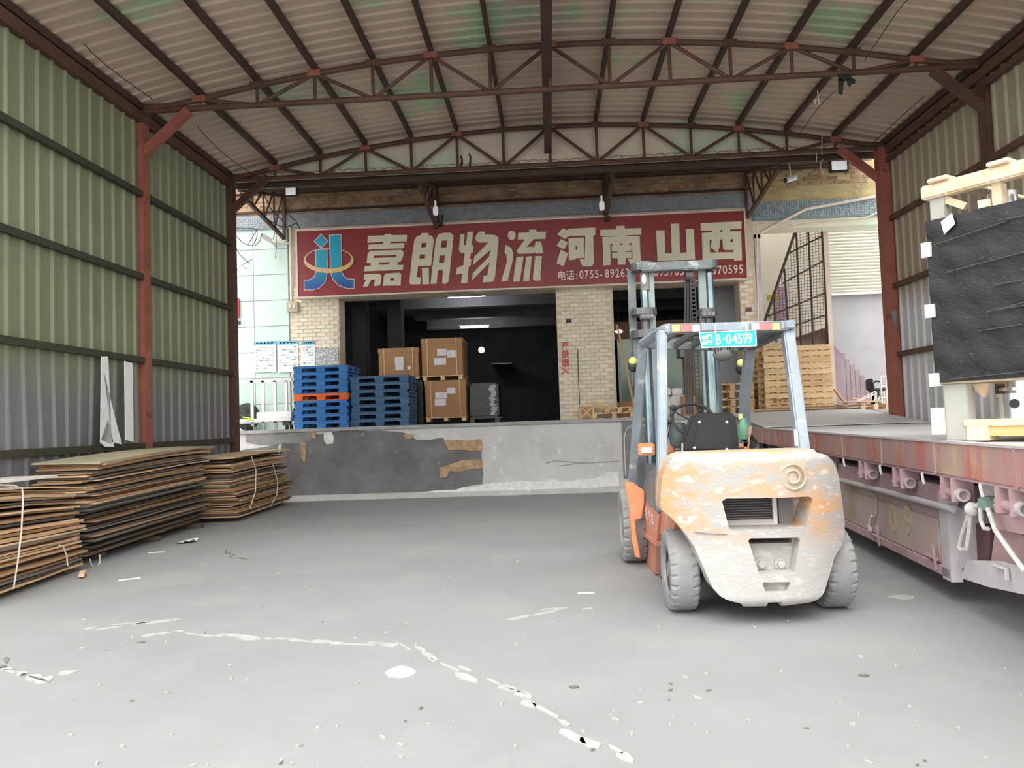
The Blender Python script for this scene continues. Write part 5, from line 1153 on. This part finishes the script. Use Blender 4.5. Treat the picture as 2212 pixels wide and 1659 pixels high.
# lower frame
zb0 = 1.212; zl0, zl1 = cz(2060,829), cz(2060,808); zp0, zp1 = cz(2080,920), cz(2080,906)
obj('shelf_board', qbox(-.01,1.8,.0,2.0,zl0,zl1-.01), m_woodw, ck); obj('shelf_edge', B().prism([Q(-.03,.02,zl0),Q(-.03,2.0,zl0),Q(-.03,2.0,zl1),Q(-.03,.36,zl1)],(-.0,.0,.0) if False else tuple(rv*.03)), m_woodw, ck)
obj('lower_post', qbox(-.01,.10,.0,.16,zb0,zl0), m_pale, ck, bevel=.006); obj('lower_post', qbox(1.7,1.8,.0,.16,zb0,zl0), m_pale, ck); obj('lower_post', qbox(-.01,.1,1.85,2.0,zb0,zl0), m_pale, ck)
obj('base_board', qbox(-.02,1.8,.13,2.0,zp0,zp1), m_woodw, ck, bevel=.004); obj('base_runner', qbox(.0,.10,.19,1.9,zb0+.03,zp0), mat('yellow_pine',(226,200,140),(206,176,120),2,.7,stretch=(1,1,6)), ck); obj('base_runner', qbox(1.6,1.7,.19,1.9,zb0+.03,zp0), m_woodw, ck)
obj('base_block', qbox(-.02,.12,.15,.29,zb0,zp0), m_woodw, ck); obj('base_block', qbox(-.02,.12,1.6,1.85,zb0,zp0), m_woodw, ck)
for s_ in (.44,.86,1.3):
    c = Q(.24,s_,zp1); dr = obj('metal_drum', B().lathe([(.0,.0),(.20,.0),(.20,.17),(.13,.17),(.13,.19),(.17,.19),(.17,.21),(.13,.21),(.13,.28),(.16,.28),(.16,.30),(.0,.30)], c, 'Z', 28), m_shine, ck, smooth=True)
    hq = c-rv*.20+Vector((0,0,.10)); obj('drum_hole', B().cyl(hq-rv*.004, hq+rv*.01, .032, 14), m_black, dr)
obj('kraft_paper', B().prism([Q(.08,.15,zl0-.01),Q(.08,.27,zl0-.01),Q(.06,.25,zl0-.08),Q(.1,.22,zl0-.11),Q(.07,.18,zl0-.06)],tuple(rv*.04)), mat('kraft',(222,200,176),(206,184,158),6,.8), ck)

# ================================================================== CARDBOARD BUNDLES
cbm = [mat('cardboard_%s' % n, c, d, 2.2, .85, stretch=(1,1,1), rand=.16) for n, c, d in (('tan',(214,178,138),(192,156,120)),('brown',(180,146,112),(160,128,98)),('grey',(128,122,112),(110,106,98)),('pale',(228,198,162),(208,178,144)),('dark',(96,86,76),(84,76,68)))]
def bundle(Ya, Yb, xr0, xr1, zt_a, zt_b, n, lab, wts, wo=.20, slant=.0, low=None):
    t = thing('cardboard_bundle', lab, 'cardboard', (-5.6,(Ya+Yb)/2,0), 'cardboard bundles along the left wall')
    for f in (.12,.5,.88):
        y = Ya+(Yb-Ya)*f; obj('skid', B().box(XL+.24,xr0-.12,y-.06,y+.06,.0,.07), mat('skid_wood',(96,84,72),(80,70,60),4), t)
    NS = 5; ph = random.random()*6
    for i in range(n):
        f = (i+.5)/n; th = (zt_a-.07)/n
        lean = .05*math.sin(f*5+ph)+.03*math.sin(f*17+ph*2); jr = random.uniform(-.08,.07); ja = random.uniform(-.04,.10); jb = random.uniform(-.10,.02); sk = random.uniform(-.04,.04)
        if i == n-1: jr, ja, lean, jb = .03, -.03, .02, .03
        gap = random.uniform(.45,.95); tw = random.uniform(-.012,.012)
        vs = []
        for k in range(NS+1):
            g = k/NS; y = Ya+ja+(Yb+jb-Ya-ja)*g
            zt = zt_a+(zt_b-zt_a)*g+.03*math.sin(g*pi)*f*(1 if i % 3 else .6); z0 = .07+(zt-.07)*i/n; z1 = z0+th*gap
            xr = xr0+slant*(f-.6)+(xr1-xr0)*g+lean+jr+sk*(g-.5)+random.uniform(-.012,.012)
            e = random.uniform(-.006,.004)+tw
            vs += [(XL+wo,y,z0),(xr,y+sk*.3,z0+e),(xr,y+sk*.3,z1+e),(XL+wo,y,z1)]
        fs = [(0,1,2,3),(NS*4+3,NS*4+2,NS*4+1,NS*4)]
        for k in range(NS):
            for j in range(4): fs.append((k*4+j,(k+1)*4+j,(k+1)*4+(j+1)%4,k*4+(j+1)%4))
        m = random.choices(cbm, low if low and f < .55 else wts)[0]  # darker tones low in the pile put its shade into the colour
        if i == n-1: m = mat('dusty_top_sheet',(176,170,142),(158,152,128),1.5,.85) if n > 40 else cbm[3]
        obj('cardboard_sheet', B().add(vs, fs), m, t)
    return t
b1 = bundle(6.3,8.34,-5.04,-5.20,1.03,.90,32,'nearest cardboard bundle at the left edge of the yard, tied with twine',(4,4,1,3,1))
b2 = bundle(8.60,12.05,-5.22,-5.42,1.17,1.25,42,'largest cardboard bundle on the left, with a dusty flat top sheet',(4,4,2,3,1), slant=.16, low=(1,1.5,3,.4,5))
b3 = bundle(12.30,15.2,-5.12,-5.22,1.03,1.06,34,'farthest cardboard bundle on the left, by the far column near the dock',(4,3,1,4,1), .22)
m_twine = mat('white_twine', (216,208,194))
def twine(par, pts, Xp): obj('twine', B().tube([PX(a,c,Xp) if not isinstance(a, Vector) else a for a, c in pts], .008, 5), m_twine, par)
twine(b1, [(-60,1046),(30,1049),(48,1056),(50,1075),(46,1150),(38,1215),(29,1272)], -4.96)
twine(b1, [(128,1178),(136,1180),(144,1200),(146,1222)], -5.02)
twine(b2, [(194,1208),(198,1222),(208,1226),(216,1215),(215,1198)], -5.14)
twine(b3, [(543,985),(553,1015),(552,1060),(540,1098)], -4.98); twine(b3, [(588,1000),(600,1040),(598,1070),(586,1090)], -5.02)
p = PX(100,1241,-4.95); tag(obj('wood_splinter', B().cbox((-4.9,7.9,.03),(.05,.26,.03),rz=.5), cbm[3]), 'pale splinter of wood lying at the foot of the nearest cardboard bundle', 'splinter')
c = PX(20,982,-5.95); tag(obj('white_board', B().box(-5.85,-5.35,7.0,8.2,1.02,1.04), m_white), 'white board lying on top of the nearest cardboard bundle by the wall', 'board')

# ================================================================== WHITE TROLLEY AND RAILING AT THE LEFT END OF THE DOCK
WY = 16.4
t = thing('flat_trolley', 'white flat trolley at the left end of the dock beside the blue pallets', 'trolley', P(570,915,WY))
a, c = P(512,908,WY), P(628,904,WY); obj('trolley_bed', B().box(a.x-.4,c.x,WY,WY+.5,a.z-.05,a.z+.02), m_white, t, bevel=.01)
obj('trolley_box', B().box(P(550,900,WY).x,c.x-.02,WY+.1,WY+.45,a.z+.02,a.z+.16), m_white, t, bevel=.01)
for x in (a.x+.15, c.x-.12):
    for y in (WY+.1,WY+.4): obj('caster', B().cyl((x-.025,y,DT+.05),(x+.025,y,DT+.05),.05,12), m_rubber, t); 
obj('caster_plate', B().box(c.x-.2,c.x-.04,WY+.05,WY+.15,DT+.09,a.z-.05), m_dk, t)
t = thing('white_railing', 'white barred railing standing on the left end of the dock', 'railing', P(575,905,17.0))
for px in (543,567,593,617): p = P(px,822,17.0); obj('upright', B().box(p.x-.03,p.x+.03,17.0,17.05,DT,p.z), m_white, t)
p, q = P(520,824,17.0), P(630,820,17.0); obj('top_bar', B().box(p.x-.6,q.x,17.0,17.05,p.z-.04,p.z+.04), m_white, t); obj('bottom_bar', B().box(p.x-.6,q.x,17.0,17.05,DT+.16,DT+.22), m_white, t)
c = P(528,882,16.9); tag(obj('dark_sack', B().ball((c.x-.1,17.3,DT+.32),.3,12,(1,.5,1.05)), mat('dark_sack',(60,66,62),(44,48,46),5,.9)), 'dark sack slumped behind the far left column on the dock', 'sack')
wires('yellow_rope','short yellow green rope lying on the white trolley',[(16.38,[(524,901),(540,904),(530,908),(548,905)])],.014,mat('lime_rope',(206,220,90)),'rope')

# ================================================================== DEBRIS BY THE RIGHT END OF THE DOCK
for i in range(7):
    z = DT+.016+i*.013; x0 = random.uniform(3.95,4.2); x1 = random.uniform(5.9,6.25)
    tag(obj('cardboard_flat', B().add([(x0,15.78+i*.02,z),(x1,15.80+random.uniform(0,.04),z),(x1-.1,16.14,z+.0),(x0+.1,16.14,z),(x0,15.78+i*.02,z+.009),(x1,15.80,z+.009),(x1-.1,16.14,z+.009),(x0+.1,16.14,z+.009)],[(0,3,2,1),(4,5,6,7),(0,1,5,4),(1,2,6,5),(2,3,7,6),(3,0,4,7)]), cbm[i % 4]), 'flattened cardboard sheet on the dock edge before the pine pallets, '+('bottom of seven','second from the bottom','third from the bottom','middle of seven','third from the top','second from the top','topmost of seven')[i], 'cardboard', 'flattened sheets on the dock edge')
m_lw = mat('light_lumber', (222,190,160), (200,166,134), 3, .75, rand=.1)
t = thing('broken_pallet', 'broken wooden pallet lying flat on the dock by the right column', 'pallet', P(1860,888,16.4))
p, q = P(1806,880,16.4), P(1918,880,16.4)
for i, dz_ in enumerate((.01,.12)):
    for j in range(3): obj('slat', B().cbox(((p.x+q.x)/2+random.uniform(-.1,.1),16.35+j*.2,DT+.06+dz_),(q.x-p.x-.1,.09,.018),rz=random.uniform(-.05,.05),ry=random.uniform(-.03,.03)), m_lw, t)
for f in (.12,.45,.7,.93): obj('block', B().cbox((p.x+(q.x-p.x)*f,16.4,DT+.062),(.09,.4,.10)), m_lw, t)
for i, (px, py, l, a, r) in enumerate(((1830,856,.42,.2,.9),(1870,862,.5,.5,.1),(1840,868,.6,-.2,.06),(1890,868,.5,.1,-.05),(1815,874,.3,.4,.1))):
    c = P(px,py,16.5); tag(obj('loose_plank', B().cbox((c.x,16.9-.12*i*.5,c.z),(l,.09,.022),rz=a,ry=r), m_lw), ('pale plank leaning steeply on the scrap heap below the mauve staircase','plank on top of the scrap heap under the white folding frame','long plank across the middle of the scrap heap by the right column','plank on the right end of the scrap heap beside the white cage','short plank on the left end of the scrap heap beside the pine pallets')[i], 'plank')
b = B()
t = thing('folding_frame', 'white tubular folding frame lying on the scrap heap below the stairs', 'frame', P(1870,860,16.6))
for pts in (((1848,868),(1890,846)), ((1853,868),(1893,850)), ((1884,848),(1880,868)), ((1892,850),(1888,868)), ((1901,856),(1894,870)), ((1848,868),(1853,868)), ((1890,846),(1893,850))): obj('frame_tube', B().cyl(P(pts[0][0],pts[0][1],16.6),P(pts[1][0],pts[1][1],16.6),.014,6), m_white, t)
t = thing('office_chair', 'black office chair behind the scrap heap beside the right column', 'chair', P(1895,850,17.3))
p = P(1897,842,17.4); obj('chair_seat', B().cbox((p.x,17.4,p.z),(.34,.36,.07)), m_black, t, bevel=.02); obj('chair_arm', B().tube([P(a,c,17.4) for a, c in ((1888,838),(1886,829),(1892,823),(1901,825))],.02,6), m_rubber, t); obj('chair_back', B().cbox((p.x-.12,17.55,p.z+.12),(.06,.3,.26)), m_black, t, bevel=.02); obj('gas_column', B().cyl((p.x,17.4,DT+.06),(p.x,17.4,p.z),.025,8), m_dk, t); obj('chair_base', B().cbox((p.x,17.4,DT+.04),(.45,.05,.04),rz=.5).cbox((p.x,17.4,DT+.04),(.45,.05,.04),rz=-.6), m_black, t)
t = thing('white_cage', 'white wire cage standing on the dock against the right column', 'cage', P(1912,868,16.7))
p, q = P(1905,870,16.7), P(1924,812,16.7)
for x in (p.x,(p.x+q.x)/2,q.x): obj('cage_post', B().cyl((x,16.7,DT),(x,16.7,q.z),.018,6), m_white, t)
for f in (.02,.35,.7,1): z = DT+(q.z-DT)*f; obj('cage_rail', B().cyl((p.x,16.7,z),(q.x,16.7,z),.015,6), m_white, t)
obj('cage_bag', B().box(p.x+.03,q.x-.02,16.72,16.95,DT+.02,DT+.32), m_pack, t, bevel=.03)
c = P(1808,864,16.5); tag(obj('white_bucket', B().lathe([(.0,-.09),(.08,-.09),(.1,.09),(.09,.09),(.075,-.07),(.0,-.07)], (c.x,17.35,DT+.095), 'Z', 18), m_white, smooth=True), 'white bucket at the foot of the pale post beside the pine pallets', 'bucket')
c = PX(1932,672,XR-.14); tag(obj('hanging_cloth', B().prism([P(a,c2,14.47) for a, c2 in ((1925,675),(1931,667),(1937,672),(1936,700),(1938,712),(1932,700))],(0,.04,0)), m_gry), 'grey cloth tied on the far right column beside the sheet wall', 'cloth')

# ================================================================== SMALL THINGS ON THE YARD FLOOR
def blob(px, py, rx, ry, z, n=14):
    c = G(px,py); return B().prism([(c.x+rx*math.cos(2*pi*i/n)*random.uniform(.8,1.15), c.y+ry*math.sin(2*pi*i/n)*random.uniform(.8,1.15), .001) for i in range(n)], (0,0,z))
obj('paint_spot', blob(865,1453,.082,.11,.004), mat('white_spill',(250,250,250)), fl)
c = G(405,1172); tag(obj('paper_scrap', B().grid(lambda u, v: (c.x+(u-.5)*.22, c.y+(v-.5)*.26, .012+.05*abs(math.sin(u*7+v*4))*u), 6, 5), m_white), 'crumpled white paper scrap on the yard before the largest cardboard bundle', 'paper')
for px, py, l, r, lab in ((1266,1282,.14,.05,'thin white strip on the yard left of the forklift'),(280,1252,.2,.6,'short pale stick on the yard near the largest cardboard bundle'),(338,1194,.18,.3,'thin pale stick on the yard under the dusty topped bundle')):
    c = G(px,py); tag(obj('litter_strip', B().cbox((c.x,c.y,.006),(l,.018,.01),rz=r), m_white), lab, 'litter')
for px, py, lab in ((495,1196,'dark leaf scrap on the yard in front of the cardboard bundles'),(1240,1485,'dark scrap in the middle of the yard floor'),(1866,1460,'dark scrap on the yard floor right of the forklift'),(305,1388,'dark sliver on the yard floor at the left')):
    tag(obj('dark_scrap', blob(px,py,.028,.022,.006,7), m_dark), lab, 'litter')
obj('floor_smear', blob(1950,1290,.10,.07,.003,11), m_scar, fl)
